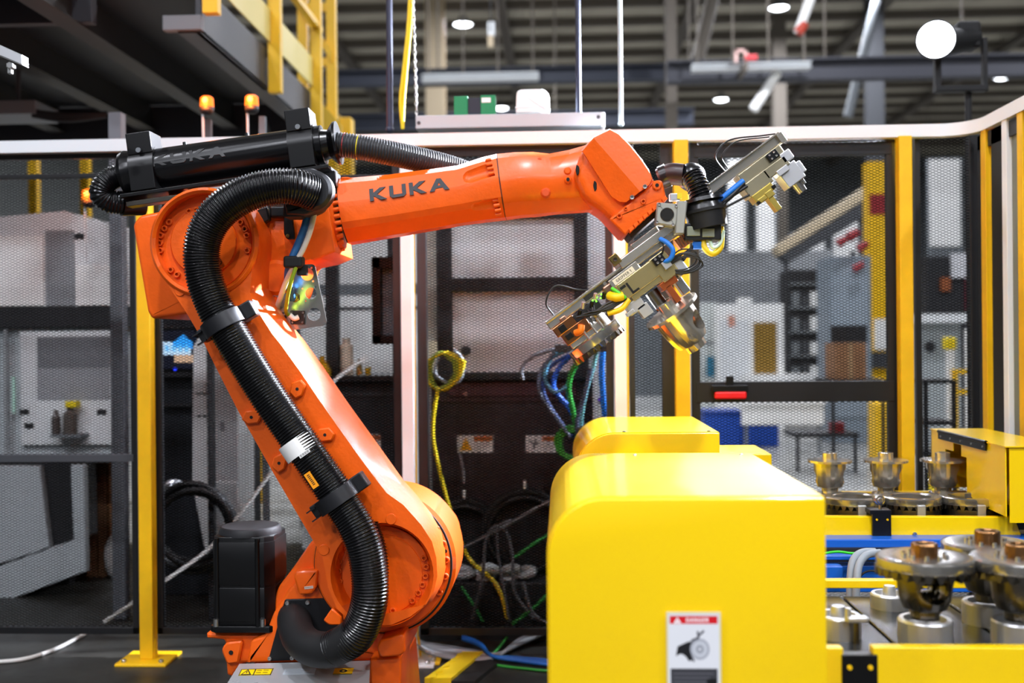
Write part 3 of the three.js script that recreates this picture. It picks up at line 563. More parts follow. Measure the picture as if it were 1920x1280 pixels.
// ---- energy supply on the robot: hoses, clamps, tube
{
  const zh = -3.11;
  const main = [[556, 1172, -3.33], [562, 1196, -3.26], [585, 1214, -3.2], [625, 1216, -3.15], [668, 1190, -3.12], [692, 1130, -3.1], [692, 1070, -3.1], [676, 1005, -3.1], [632, 930, -3.11], [570, 840, -3.11], [500, 738, -3.11], [440, 640, -3.11], [402, 573, -3.11], [381, 510, -3.11], [380, 455, -3.105], [403, 406, -3.1], [446, 371, -3.1], [500, 352, -3.11], [550, 350, -3.13], [588, 362, -3.17]];
  const hose = obj('ribbed_hose', ribbed(main.slice(3).map(p => W(...p)), .0545, .0086, .0042, 26), M.hose, robot);
  obj('hose_elbow', tube([W(553, 1152, -3.4), W(552, 1166, -3.34), ...main.slice(1, 5).map(p => W(...p))], .0535, 40, 26), M.rubber, hose);
  obj('inner_hose', ribbed([[690, 985, -3.2], [706, 1040, -3.17], [706, 1100, -3.165], [690, 1160, -3.17], [655, 1205, -3.19], [615, 1222, -3.22]].map(p => W(...p)), .034, .0086, .004, 20), M.hose, robot);
  // clamps that hold the hose to the arm
  const clamp = (cx, cy, ang) => {
    const c = W(cx, cy, zh), g = new THREE.CylinderGeometry(.066, .066, .044, 30, 1, true), gi = new THREE.CylinderGeometry(.056, .056, .044, 30, 1, true);
    const cap = y => { const r = new THREE.RingGeometry(.056, .066, 30); r.rotateX(-Math.PI / 2 * Math.sign(y)); r.translate(0, y, 0); return r; };
    const parts = [g, gi, cap(.022), cap(-.022), new RoundedBoxGeometry(.05, .05, .05, 2, .005).translate(.072, 0, -.03), new RoundedBoxGeometry(.036, .04, .05, 2, .004).translate(-.07, .004, -.03), new THREE.BoxGeometry(.03, .004, .012).translate(-.085, .014, .0), new THREE.BoxGeometry(.03, .004, .012).translate(-.085, -.016, .0), new RoundedBoxGeometry(.11, .04, .06, 2, .004).translate(0, 0, -.06)];
    return parts.map(p => clean(p).rotateZ(ang).translate(c.x, c.y, c.z));
  };
  obj('hose_clamp', clamp(420, 606, .52), mat('#15161a', .42), robot);
  obj('hose_clamp', clamp(632, 933, .6), mat('#15161a', .42), robot);
  const collar = (cx, cy, ang, h, m, name) => { const c = W(cx, cy, zh), g = new THREE.CylinderGeometry(.0562, .0562, h, 36, 1, true, 0, Math.PI * 2); return obj(name, g.rotateZ(ang).translate(c.x, c.y, c.z), m, hose); };
collar(562, 836, .6, .05, M.white2, 'paper_collar');
  { const c = W(571, 850, zh + .0565), a = .6; printed('bar_code', c, new V3(Math.cos(a), Math.sin(a), 0), new V3(-Math.sin(a), Math.cos(a), 0), .036, .01, canvasMat(128, 36, (x, w, h) => { x.fillStyle = '#efefec'; x.fillRect(0, 0, w, h); x.fillStyle = '#555'; for (let k = 0; k < 17; k++) x.fillRect(6 + k * 7, 4, 2 + (k * 7) % 4, h - 8); }), hose, .001); }
  { const c = W(584, 900, zh + .0545), a = -.98; printed('cable_tag', c, new V3(Math.cos(a), Math.sin(a), 0), new V3(-Math.sin(a), Math.cos(a), 0), .05, .02, canvasMat(96, 40, (x, w, h) => { x.fillStyle = '#f49b0e'; x.fillRect(0, 0, w, h); x.fillStyle = '#4a2a00'; for (let k = 0; k < 7; k++) x.fillRect(12 + k * 10, 12, 6, 16); }), hose, .003); }
  // end cap of the upper bend
  const cap = obj('hose_end_cap', [ext([[520, 324, 4], [586, 313, 12], [612, 332, 14], [614, 362, 14], [600, 392, 10], [572, 404, 8], [535, 402, 3], [532, 380, 3], [596, 372, 8], [585, 334, 8]], -3.17, .09, .012), disc(584, 356, 39, -3.15, .05, .01, 36)], mat('#1a1b1f', .5), robot);
  obj('cap_block', pbx(531, 566, 378, 407, -3.18, .08, .004), mat('#17181b', .55), cap);
  // retraction tube along the top
  const zt = -3.42, L = W(243, 325, zt), R = W(607, 272, zt), dir = R.clone().sub(L).normalize(), up = Z.clone().cross(dir).normalize();
  const Q = (t, r) => L.clone().lerp(R, t);
  const lathe = (prof, m, name, par) => { const g = new THREE.LatheGeometry(prof.map(([l, r]) => new THREE.Vector2(r, l)), 48); g.applyMatrix4(new THREE.Matrix4().makeBasis(up, dir, up.clone().cross(dir))); g.translate(L.x, L.y, L.z); return obj(name, toCreasedNormals(clean(g), .5), m, par); };
  const len = L.distanceTo(R), rT = .066;
  const tubeM = mat('#08080a', .26, 0, { specularIntensity: .9 });
  const tb = lathe([[0, .001], [0, rT], [len, rT * .97], [len, .001]], tubeM, 'conduit_tube', robot);
  lathe([[-.016, .03], [-.016, rT + .004], [-.004, rT + .008], [.012, rT + .004], [.03, rT + .002], [.03, .03]], tubeM, 'end_bell', tb);
  lathe([[len - .01, .03], [len - .01, rT * .8], [len + .02, rT * .7], [len + .034, rT * .95], [len + .042, rT * 1.06], [len + .05, rT * 1.06], [len + .05, .03]], tubeM, 'end_bell', tb);
  for (const t of [.1, .905]) { // saddle clamps with a stop block on top
    const c = Q(t), G = [new THREE.CylinderGeometry(rT + .007, rT + .007, .082, 36).applyMatrix4(new THREE.Matrix4().makeBasis(up, dir, up.clone().cross(dir))).translate(c.x, c.y, c.z)];
    const b = (w, h, d, du, dv, dw) => { const g = new RoundedBoxGeometry(w, h, d, 2, .003); g.applyMatrix4(new THREE.Matrix4().makeBasis(dir, up, Z)); const p = c.clone().addScaledVector(dir, du).addScaledVector(up, -dv * -1).addScaledVector(Z, dw); return g.translate(p.x, p.y, p.z); };
    G.push(b(.08, .07, .1, 0, .08, .01), b(.082, .075, .146, 0, -.036, 0));
    const k = obj('tube_clamp', G, M.black, tb);
    const s = c.clone().addScaledVector(up, .055).addScaledVector(Z, .068); obj('stop_button', cylAB(s, s.clone().addScaledVector(Z, .004), .0085, .008, 16), M.greyMid, k);
    for (const dx of [.0]) { const q = c.clone().addScaledVector(up, -.07).addScaledVector(dir, .006).addScaledVector(Z, .066); obj('clamp_bolt', cylAB(q, q.clone().addScaledVector(up, .014), .007, .007, 10), M.bolt, k); }
  }
  for (const t of [.3, .62]) { const c = Q(t).addScaledVector(up, rT); obj('tube_screw', cylAB(c, c.clone().addScaledVector(up, .009), .0065, .006, 10), M.black, tb); }
  // raised letters on the tube
  { const P = { K: [[0, 0], [.2, 0], [.2, .4], [.7, 0], [1, 0], [.45, .5], [1, 1], [.7, 1], [.2, .62], [.2, 1], [0, 1]], U: [[0, .15], [.15, 0], [.85, 0], [1, .15], [1, 1], [.8, 1], [.8, .22], [.2, .22], [.2, 1], [0, 1]], A: [[0, 0], [.24, 0], [.36, .25], [.74, .25], [.86, 0], [1.1, 0], [.66, 1], [.44, 1]] };
    let x = .1; for (const ch of 'KUKA') {
      const sh = new THREE.Shape(P[ch].map(p => new THREE.Vector2(p[0] * .05, p[1] * .036))), g = new THREE.ExtrudeGeometry(sh, { depth: .002, bevelEnabled: true, bevelThickness: .001, bevelSize: .001, bevelSegments: 1 });
      const a = .2, nn = Z.clone().multiplyScalar(Math.cos(a)).addScaledVector(up, Math.sin(a)), uy = nn.clone().cross(dir).normalize();
      g.applyMatrix4(new THREE.Matrix4().makeBasis(dir, uy, nn)); const p = L.clone().addScaledVector(dir, x).addScaledVector(nn, rT - .0038).addScaledVector(uy, -.017); g.translate(p.x, p.y, p.z);
      obj('raised_letter', g, tubeM, tb); x += .062;
    } }
  // carrier rail under the tube
  const rail = (t0, t1, v, h, d, m, name, dz = 0) => { const a = Q(t0), b = Q(t1), c = a.clone().add(b).multiplyScalar(.5).addScaledVector(up, v).addScaledVector(Z, dz), g = new RoundedBoxGeometry(a.distanceTo(b), h, d, 1, .002); g.applyMatrix4(new THREE.Matrix4().makeBasis(dir, up, Z)).translate(c.x, c.y, c.z); return obj(name, g, m, robot); };
  rail(-.02, 1.03, -.083, .012, .15, M.black, 'carrier_rail'); rail(.3, .98, -.105, .02, .05, M.alu, 'slide_bar', .04); rail(.0, .35, -.11, .016, .05, M.steelDark, 'slide_foot', .04);
  rail(.93, 1.05, -.12, .05, .1, M.black, 'carrier_foot', 0);
  obj('ribbed_hose', ribbed([[238, 326, -3.42], [212, 333, -3.41], [194, 348, -3.4], [190, 364, -3.4], [202, 376, -3.41], [226, 380, -3.43], [258, 380, -3.47]].map(p => W(...p)), .0385, .0082, .0034, 22), M.hose, robot);
  obj('hose_socket', cylAB(W(226, 381, -3.43), W(268, 380, -3.48), .041, .042, 28), M.black, robot);
  obj('ribbed_hose', ribbed([[618, 270, -3.42], [660, 274, -3.43], [720, 285, -3.46], [790, 300, -3.52], [850, 316, -3.58], [910, 338, -3.62]].map(p => W(...p)), .041, .0088, .0036, 24), mat('#2a2b2e', .45), robot);
  const band = (px, py, z, m) => { const c = W(px, py, z), g = new THREE.CylinderGeometry(.0412, .0412, .003, 28, 1, true); g.rotateZ(Math.PI / 2 - .12); obj('marking_band', g.translate(c.x, c.y, c.z), m, robot); };
  band(646, 272, -3.427, M.red); band(672, 276, -3.436, M.cableYellow);
  // cable bundle with strap at the elbow
  const zc = -3.24;
  obj('supply_cable', tubeP([[580, 395, zc], [570, 430, zc], [556, 465, zc], [545, 492, zc], [540, 520, zc - .03], [548, 560, zc - .09]], .0125, 40, 12), mat('#1d5c93', .5), robot);
  obj('supply_cable', tubeP([[590, 398, zc + .01], [582, 432, zc + .012], [568, 468, zc + .012], [552, 496, zc + .01], [538, 525, zc - .02], [525, 560, zc - .06], [517, 585, zc - .1]], .0085, 40, 12), mat('#cfc6bb', .5), robot);
  obj('supply_cable', tubeP([[556, 498, zc + .014], [545, 530, zc + .01], [538, 565, zc - .03], [538, 588, zc - .08], [556, 596, zc - .12]], .0062, 30, 10), mat('#8fae1d', .5), robot);
  obj('cable_strap', [pbx(530, 566, 479, 502, zc + .022, .05, .008), pbx(556, 574, 497, 516, zc - .0, .03, .003)], M.blackMatte, robot);
  // connector plate of bright zinc
  const zp = -3.34, sh = new THREE.Shape(roundPts([[567, 496, 3], [590, 495, 7], [613, 604, 5], [608, 610, 5], [532, 621, 2], [488, 560, 2], [500, 520, 2]], zp));
  for (const [x, y, r] of [[576, 514, 12], [583, 550, 11], [589, 589, 12.5], [515, 561, 6], [584, 502, 2], [591, 538, 2], [587, 527, 2], [567, 541, 1.6], [573, 564, 1.6]]) sh.holes.push(circleHole(x, y, r, zp));
  const pl = obj('connector_plate', new THREE.ExtrudeGeometry(sh, { depth: .003, bevelEnabled: false, curveSegments: 20 }).translate(0, 0, zp - .003), M.zinc, robot);
  for (const [x0, x1, y0, y1] of [[520, 536, 585, 614], [544, 571, 582, 608]]) { const c = obj('flange_socket', pbx(x0, x1, y0, y1, zp + .008, .012, .002), mat('#221310', .5), pl); for (const [x, y] of [[x0 + 3, y0 + 4], [x1 - 3, y0 + 4], [x0 + 4, y1 - 4], [x1 - 4, y1 - 4]]) bolt(c, x, y, zp + .0075, 1.8, M.bolt); }
  obj('cable_gland', [disc(552, 557, 10, zp + .008, .01, .002, 6), disc(551, 556, 7.5, zp + .014, .01, .002, 24)], M.brass, pl);
  obj('plug', tubeP([[543, 590, zp + .02], [552, 597, zp + .014], [560, 594, zp + .01]], .008, 12, 10), M.white2, pl);
}
// ================================================================ workpieces
const ev = new Evaluator(); ev.attributes = ['position', 'normal']; ev.useGroups = false;
const lat = (P, n = 56) => new THREE.LatheGeometry(P.map(p => new THREE.Vector2(...p)), n);
const caseGeo = (() => { // cup-shaped gear carrier with two side windows
  const body = new Brush(clean(lat([[.0001, 0], [.03, 0], [.031, .018], [.046, .024], [.0545, .044], [.058, .07], [.0605, .1], [.0605, .121], [.0825, .123], [.0825, .132], [.034, .134], [.0275, .134], [.0275, .16], [.0165, .162], [.0001, .162]])));
  const cav = new Brush(clean(new THREE.SphereGeometry(.047, 32, 20).scale(.95, 1, .95).translate(0, .078, 0)));
  const win = new Brush(clean(new THREE.CylinderGeometry(.028, .028, .3, 36).rotateX(Math.PI / 2).scale(1.12, 1, 1).translate(0, .07, 0)));
  const bore = new Brush(clean(new THREE.CylinderGeometry(.016, .016, .09, 24).translate(0, .15, 0)));
  let r = body; for (const b of [cav, win, bore]) { b.updateMatrixWorld(); r.updateMatrixWorld(); r = ev.evaluate(r, b, SUBTRACTION); }
  return toCreasedNormals(clean(r.geometry), .5);
})();
const spiderGeo = (() => { const G = []; for (const [s, y] of [[1, .052], [-1, .103]]) { G.push(new THREE.CylinderGeometry(s > 0 ? .014 : .028, s > 0 ? .028 : .014, .018, 20).translate(0, y, 0)); for (let k = 0; k < 14; k++) { const a = k / 14 * 6.2832; G.push(new THREE.BoxGeometry(.006, .02, .005).rotateZ(s * -.6).translate(.025, y, 0).rotateY(a)); } } G.push(new THREE.CylinderGeometry(.008, .008, .09, 16).rotateZ(1.57).translate(0, .078, 0)); return G.map(g => clean(g)); })();
function teeth(n, r0, r1, y, h, w, dir) {
  const G = []; for (let k = 0; k < n; k++) {
    const a = k / n * Math.PI * 2, P = [];
    for (const [r, sk] of [[r0, -.05], [r1, .05]]) for (const [ww, hh] of [[w, 0], [w * .35, h]]) for (const s of [-1, 1]) { const b = a + sk + s * ww / 2 / r; P.push(new V3(Math.cos(b) * r, y + dir * hh, Math.sin(b) * r)); }
    G.push(hull(P));
  } return G;
}
function buildCase(base, label, group) {
  const t = thing('gear_carrier', label, 'gear carrier', base, group), o = OFF.get(t), at = g => clean(g).translate(o.x, o.y, o.z);
  obj('cup', at(caseGeo.clone()), M.machined, t); obj('pinion_gears', spiderGeo.map(g => at(g.clone())), M.steelDark, t);
  return t;
}
function buildRing(base, label, group) {
  const t = thing('ring_gear', label, 'ring gear', base, group), o = OFF.get(t), at = g => clean(g).translate(o.x, o.y, o.z);
  obj('ring', at(toCreasedNormals(clean(lat([[.066, 0], [.082, 0], [.099, .012], [.1, .018], [.1, .034], [.096, .037], [.07, .037], [.066, .034], [.066, 0]], 72)), .5)), M.steel, t);
  obj('tooth_crown', teeth(27, .078, .103, .013, .016, .0185, -1).map(at), M.steelDark, t);
  return t;
}
function buildAssembly(base, label, group) {
  const t = thing('differential_assembly', label, 'gear assembly', base, group), o = OFF.get(t), at = g => clean(g).translate(o.x, o.y, o.z);
  obj('cup', at(caseGeo.clone()), M.steelDark, t); obj('pinion_gears', spiderGeo.map(g => at(g.clone())), M.steelDark, t);
  const r = obj('ring_gear', at(toCreasedNormals(clean(lat([[.064, .1], [.08, .1], [.1, .112], [.103, .118], [.103, .134], [.099, .138], [.08, .1395], [.0285, .1365], [.0285, .13], [.064, .128], [.064, .1]], 80)), .5)), M.steel, t);
  obj('tooth_crown', teeth(27, .08, .105, .114, .017, .0185, -1).map(at), M.steelDark, r);
  obj('hub', at(toCreasedNormals(clean(lat([[.0175, .13], [.0285, .13], [.0285, .163], [.0265, .166], [.019, .166], [.0175, .163]], 36)), .5)), mat('#8a6440', .3, 1), t);
  for (let k = 0; k < 10; k++) { const a = k / 10 * 6.2832; obj('flange_bolt', at(new THREE.CylinderGeometry(.0052, .0055, .008, 8).translate(Math.cos(a) * .046, .141, Math.sin(a) * .046)), M.steel, t); }
  return t;
}
// ================================================================ yellow machine covers
function cover(name, label, px0, px1, pyTop, rad, zf, depth, yb) {
  const s = S(zf), a = W(px0, pyTop + 120, zf).x, b = W(px1, pyTop + 60, zf).x, top = W((px0 + px1) / 2, pyTop, zf).y, r = rad * s;
  const t = thing(name, label, 'machine cover', [(a + b) / 2, yb, zf - depth / 2]);
  const outl = (e, tt = 0) => { const sh = new THREE.Shape(); sh.moveTo(a - e, yb); sh.lineTo(b + e, yb); sh.lineTo(b + e, top + e - .006); sh.quadraticCurveTo(b + e, top + e, b + e - .006, top + e); sh.lineTo(a + r, top + e); sh.absarc(a + r, top - r, r + e, Math.PI / 2, Math.PI, false); sh.lineTo(a - e, yb); return sh; };
  const g = new THREE.ExtrudeGeometry(outl(0), { depth: depth - .02, bevelEnabled: true, bevelThickness: .004, bevelSize: .004, bevelOffset: -.004, bevelSegments: 3, curveSegments: 28 }); g.translate(0, 0, zf - depth + .01);
  obj('front_panel', toCreasedNormals(clean(g), .5), M.yellow, t);
  const o = outl(.003), i = outl(0.0005); const hole = new THREE.Path(i.getPoints(28)); o.holes.push(hole);
  const g2 = new THREE.ExtrudeGeometry(o, { depth: depth - .03, bevelEnabled: false, curveSegments: 28 }); g2.translate(0, 0, zf - depth + .004);
  obj('bent_sheet', toCreasedNormals(clean(g2), .5), M.yellow, t);
  return { t, a, b, top };
}
{
  const c1 = cover('machine_cover', 'big glossy yellow sheet-metal cover bearing a red and white danger label', 1028, 1550, 936, 108, -2.1, .84, .25);
  obj('leg', [bx(c1.a + .02, c1.a + .07, 0, .26, -2.2, -2.15), bx(c1.b - .07, c1.b - .02, 0, .26, -2.2, -2.15)], M.yellow, c1.t); obj('leg', [bx(c1.a + .02, c1.a + .07, 0, .26, -2.9, -2.85), bx(c1.b - .07, c1.b - .02, 0, .26, -2.9, -2.85)], M.yellow, c1.t);
  const dz = canvasMat(256, 340, (x, w, h) => {
    x.fillStyle = '#e3d9a6'; x.fillRect(0, 0, w, h); x.fillStyle = '#e6e7ea'; x.fillRect(8, 8, w - 16, h - 16);
    x.fillStyle = '#d9121f'; x.fillRect(16, 18, w - 32, 34); x.fillStyle = '#fff'; x.beginPath(); x.moveTo(52, 22); x.lineTo(70, 50); x.lineTo(34, 50); x.closePath(); x.fill(); x.fillStyle = '#d9121f'; x.fillRect(50, 31, 4, 10); x.fillRect(50, 44, 4, 3);
    x.fillStyle = '#fff'; x.font = 'bold 27px sans-serif'; x.textAlign = 'left'; x.fillText('DANGER', 90, 45);
    x.fillStyle = '#15151a'; x.beginPath(); x.moveTo(44, 190); x.lineTo(52, 150); x.lineTo(100, 130); x.lineTo(122, 128); x.lineTo(118, 210); x.lineTo(104, 214); x.quadraticCurveTo(76, 166, 46, 192); x.closePath(); x.fill();
    x.fillStyle = '#a9acb4'; x.beginPath(); x.arc(156, 162, 46, 0, 7); x.fill(); x.fillStyle = '#c9ccd2'; x.beginPath(); x.arc(156, 162, 36, 0, 7); x.fill(); x.fillStyle = '#9b9ea6'; x.beginPath(); x.arc(156, 162, 18, 0, 7); x.fill(); x.fillStyle = '#e6e7ea'; x.beginPath(); x.arc(156, 162, 6, 0, 7); x.fill();
    x.strokeStyle = '#3a3a44'; x.lineWidth = 9; x.beginPath(); x.moveTo(116, 126); x.lineTo(150, 112); x.lineTo(146, 84); x.moveTo(150, 104); x.lineTo(176, 82); x.moveTo(118, 196); x.lineTo(128, 216); x.stroke();
    x.fillStyle = '#3b3b40'; x.fillRect(18, 246, w - 36, 80); x.fillStyle = '#68686e'; for (let k = 0; k < 3; k++) x.fillRect(30, 266 + k * 18, 190 - k * 18, 4); x.fillStyle = '#0c0c0e'; x.fillRect(188, 290, 46, 34);
  });
  const p = W(1301, 1220, -2.0995); printed('danger_label', p, X, Y, 101 * S(-2.1), 146 * S(-2.1), dz, c1.t, .0012);
  for (const [px, pz] of [[1190, -2.88], [1480, -2.16], [1390, -2.88]]) { const q = W(px, 900, pz); q.y = c1.top; obj('cover_screw', new THREE.SphereGeometry(.006, 12, 8).scale(1, .6, 1).translate(q.x, q.y + .003, pz), M.bolt, c1.t); }
  const c2 = cover('machine_cover', 'smaller glossy yellow cover standing behind the one with the danger label', 1081, 1350, 813, 74, -3.54, .74, .3);
  obj('leg', [bx(c2.a + .02, c2.a + .07, 0, .31, -3.64, -3.59), bx(c2.b - .07, c2.b - .02, 0, .31, -3.64, -3.59), bx(c2.a + .02, c2.a + .07, 0, .31, -4.2, -4.15)], M.yellow, c2.t);
  for (const px of [1329, 1170]) { const q = W(px, 808, -3.58); q.y = c2.top; obj('cover_screw', new THREE.SphereGeometry(.007, 12, 8).scale(1, .6, 1).translate(q.x, q.y + .003, q.z), M.blackMatte, c2.t); }
  obj('side_box', [pbx(1346, 1447, 851, 960, -3.56, .3, .006)], M.yellow, c2.t);
}
// ================================================================ pallet conveyors
const PH = .69;
{
  const t = thing('pallet_conveyor', 'low pallet conveyor with yellow rails carrying assembled differentials', 'conveyor', [1, 0, -2.55]);
  const xl = W(1500, 1215, -2.25).x, xr = 2.0;
  const fr = obj('side_rail', [pbx(1500, 1581, 1215, 1330, -2.226, .028, .003), pbx(1645, 2080, 1215, 1330, -2.226, .028, .003)], M.yellow, t);
  obj('side_rail', [pbx(1500, 2080, 1088, 1103, -2.84, .03, .003)], M.yellow, t);
  obj('bracket', [pbx(1580, 1646, 1228, 1340, -2.222, .03, .003)], M.black, t);
  for (const x of [1593, 1632]) bolt(t, x, 1251, -2.221, 4.5, M.yellow, 'bracket_bolt');
  obj('frame', [bx(xl, xr, .3, .6, -2.8, -2.28, .005), bx(xl + .05, xl + .12, 0, .3, -2.4, -2.33), bx(xr - .2, xr - .13, 0, .3, -2.4, -2.33), bx(xl + .05, xl + .12, 0, .3, -2.78, -2.7), bx(xr - .2, xr - .13, 0, .3, -2.78, -2.7)], M.darkMetal, t);
  for (let k = 0; k < 6; k++) { const x0 = .235 + k * .245; if (x0 + .24 > xl && x0 < 1.9) obj('pallet', [bx(Math.max(x0, xl) + .004, x0 + .241, PH - .03, PH, -2.81, -2.262, .004)], M.pallet, t); }
  obj('belt', bx(xl, xr, .6, PH - .032, -2.8, -2.28), M.blackMatte, t);
}
const fixtureLabel = ['machined ring nest under the differential beside the yellow cover', 'machined ring nest under the differential at the rear rail', 'machined ring nest under the differential at the conveyor end'];
function nest(px, py, r, h, label, full = true) {
  const c = WH(px, py, PH), t = thing('part_nest', label, 'fixture', c);
  const at = g => toCreasedNormals(clean(g), .5).translate(c.x, c.y, c.z);
  obj('ring', at(lat([[.0001, 0], [r, 0], [r, h - .004], [r - .003, h], [r * .78, h], [r * .74, h - .012], [.0001, h - .012]], 48)), M.alu, t);
  if (!full) obj('pilot', at(lat([[.0001, h + .018], [r * .28, h + .018], [r * .34, h + .008], [r * .36, h - .014], [.0001, h - .014]], 24)), M.alu, t);
  return { c, h };
}
{
  const spots = [[1735, 1203, .058, .052], [1853, 1166, .058, .05], [1912, 1206, .058, .052]];
  const labels = ['differential with toothed ring gear on the front pallet beside the big yellow cover', 'differential with toothed ring gear standing close to the rear yellow rail', 'differential with toothed ring gear on the outermost pallet of the conveyor'];
  spots.forEach(([px, py, r, h], i) => {
    const n = nest(px, py, r, h, fixtureLabel[i]); const p = n.c.clone(); p.y += h - .0;
    const a = buildAssembly(p, labels[i], 'differentials on the near conveyor'); a.rotation.y = [0.1, .9, .5][i];
  });
  nest(1668, 1138, .046, .036, 'empty machined ring nest with a pilot stub near the rear rail', false);
  const d = nest(1572, 1192, .05, .05, 'dull ring nest half hidden by the big yellow cover', false);
  const c = WH(1606, 1206, PH), t = thing('clamp_pin', 'small steel toggle clamp standing on the conveyor pallet', 'clamp', c);
  obj('stem', cylAB(c, c.clone().add(new V3(0, .05, 0)), .007, .006, 12), M.steelDark, t);
  obj('head', [bx(c.x - .022, c.x + .024, c.y + .047, c.y + .06, c.z - .012, c.z + .012, .004), cylAB(c.clone().add(new V3(-.018, .05, 0)), c.clone().add(new V3(-.018, .078, 0)), .008, .006, 12)], M.alu, t);
}
{ // far lane
  const z0 = -3.6, h = W(1700, 968, z0).y;
  const t = thing('pallet_conveyor', 'rear pallet conveyor with blue beams carrying bare gear carriers', 'conveyor', [1.2, 0, -3.8]);
  obj('side_rail', ext([[1350, 967], [1902, 969], [1918, 1010], [1350, 1011]], z0, .03, .003), M.yellow, t);
  obj('side_rail', [pbx(1350, 1810, 922, 933, -4.12, .03, .003)], M.yellow, t);
  const xl = W(1350, 960, -3.7).x, xr = 2.0;
  obj('bed', bx(xl, 1.72, h - .05, h - .022, -4.12, z0 - .03), M.darkMetal, t);
  const br = obj('bracket', [pbx(1637, 1671, 962, 1036, z0 + .02, .016, .002), pbx(1632, 1671, 956, 964, z0 + .02, .06, .002)], mat('#0d1017', .4, .3), t);
  for (const x of [1644, 1664]) bolt(br, x, 974, z0 + .0205, 2, M.yellow);
  const k = obj('roller_pin', [cylAB(W(1650, 962, z0 + .005), W(1650, 942, z0 + .005), .005, .005, 12)], M.bolt, t);
  obj('roller', [disc(1650, 937, 10, z0 + .02, .03, .004, 28, 4), disc(1651, 938, 5.5, z0 + .026, .02, .003, 16)], M.steel, k);
  bolt(t, 1715, 1001, z0 + .002, 4, M.bolt, 'rail_bolt');
  obj('beam', [pbx(1300, 1960, 1011, 1029, -3.52, .1, .004)], M.blue, t);
  obj('beam', [pbx(1300, 1960, 1042, 1050, -3.42, .06, .004)], M.blue, t);
  obj('beam', [pbx(1300, 1960, 1060, 1110, -3.45, .08, .004), pbx(1548, 1581, 1062, 1086, -3.36, .05, .004)], M.blue, t);
  obj('trough', pbx(1300, 1960, 1028, 1064, -3.5, .04), M.charcoal, t);
  obj('leg', [bx(xl + .1, xl + .18, 0, .63, -3.6, -3.5), bx(1.6, 1.68, 0, .63, -3.6, -3.5)], M.blue, t); obj('leg', [bx(xl + .1, xl + .18, 0, h - .05, -4.1, -4.0), bx(1.6, 1.68, 0, h - .05, -4.1, -4.0)], M.blue, t);
  const cb = (pts, r, m, label) => tag(obj('conduit', tubeP(pts, r, 24, 10), m), label, 'cable', 'cables in the blue conveyor frame');
  cb([[1640, 1034, -3.36], [1615, 1036, -3.34], [1600, 1050, -3.32], [1594, 1090, -3.3], [1594, 1120, -3.3]], .012, M.cableGrey, 'thick grey conduit looping down over the blue conveyor beams');
  cb([[1650, 1036, -3.34], [1626, 1040, -3.32], [1612, 1056, -3.3], [1606, 1092, -3.28], [1605, 1120, -3.28]], .012, M.cableGrey, 'thick grey conduit looping down over the blue conveyor beams');
  cb([[1540, 1038, -3.4], [1570, 1034, -3.4], [1600, 1037, -3.4], [1640, 1034, -3.4]], .004, mat('#28c81e', .4), 'thin bright green wire lying between blue conveyor beams');
  cb([[1690, 1078, -3.34], [1660, 1074, -3.33], [1630, 1070, -3.33], [1615, 1078, -3.32], [1608, 1100, -3.32]], .003, M.cableBlack, 'thin black wire curling below the grey conduits');
  // bare carriers and ring gears waiting on the bed
  const hb = h - .022, where = ['beside the covers', 'at the middle', 'beside the yellow box'];
  [[1556, 924], [1661, 924], [1768, 926]].forEach(([px, py], i) => {
    const p = W(px, py, -3.98); p.y = hb;
    const f = thing('part_nest', 'small ring nest under the bare gear carrier ' + where[i], 'fixture', p);
    const hh = .05; obj('ring', toCreasedNormals(clean(lat([[.0001, 0], [.05, 0], [.05, hh - .004], [.047, hh], [.0001, hh]], 40)), .5).translate(p.x, p.y, p.z), M.steel, f);
    const q = p.clone(); q.y += hh; const c = buildCase(q, 'bare flanged gear carrier on the rear conveyor ' + where[i], 'gear carriers on the rear conveyor'); c.rotation.y = 1.25; c.scale.set(.96, .9, .96);
  });
  [[1600, 950], [1708, 950], [1818, 951]].forEach(([px, py], i) => {
    const p = W(px, py, -3.76); p.y = hb;
    const f = thing('ring_nest', 'dark round nest that carries the loose ring gear ' + where[i], 'fixture', p);
    obj('drum', toCreasedNormals(clean(lat([[.0001, 0], [.098, 0], [.098, .03], [.07, .031], [.0001, .031]], 48)), .5).translate(p.x, p.y, p.z), M.steelDark, f);
    obj('tab', bx(p.x - .012, p.x + .016, p.y, p.y + .05, p.z + .09, p.z + .106, .003), M.alu, f);
    const q = p.clone(); q.y += .031; buildRing(q, 'loose steel ring gear lying on the rear conveyor ' + where[i], 'ring gears on the rear conveyor');
  });
}
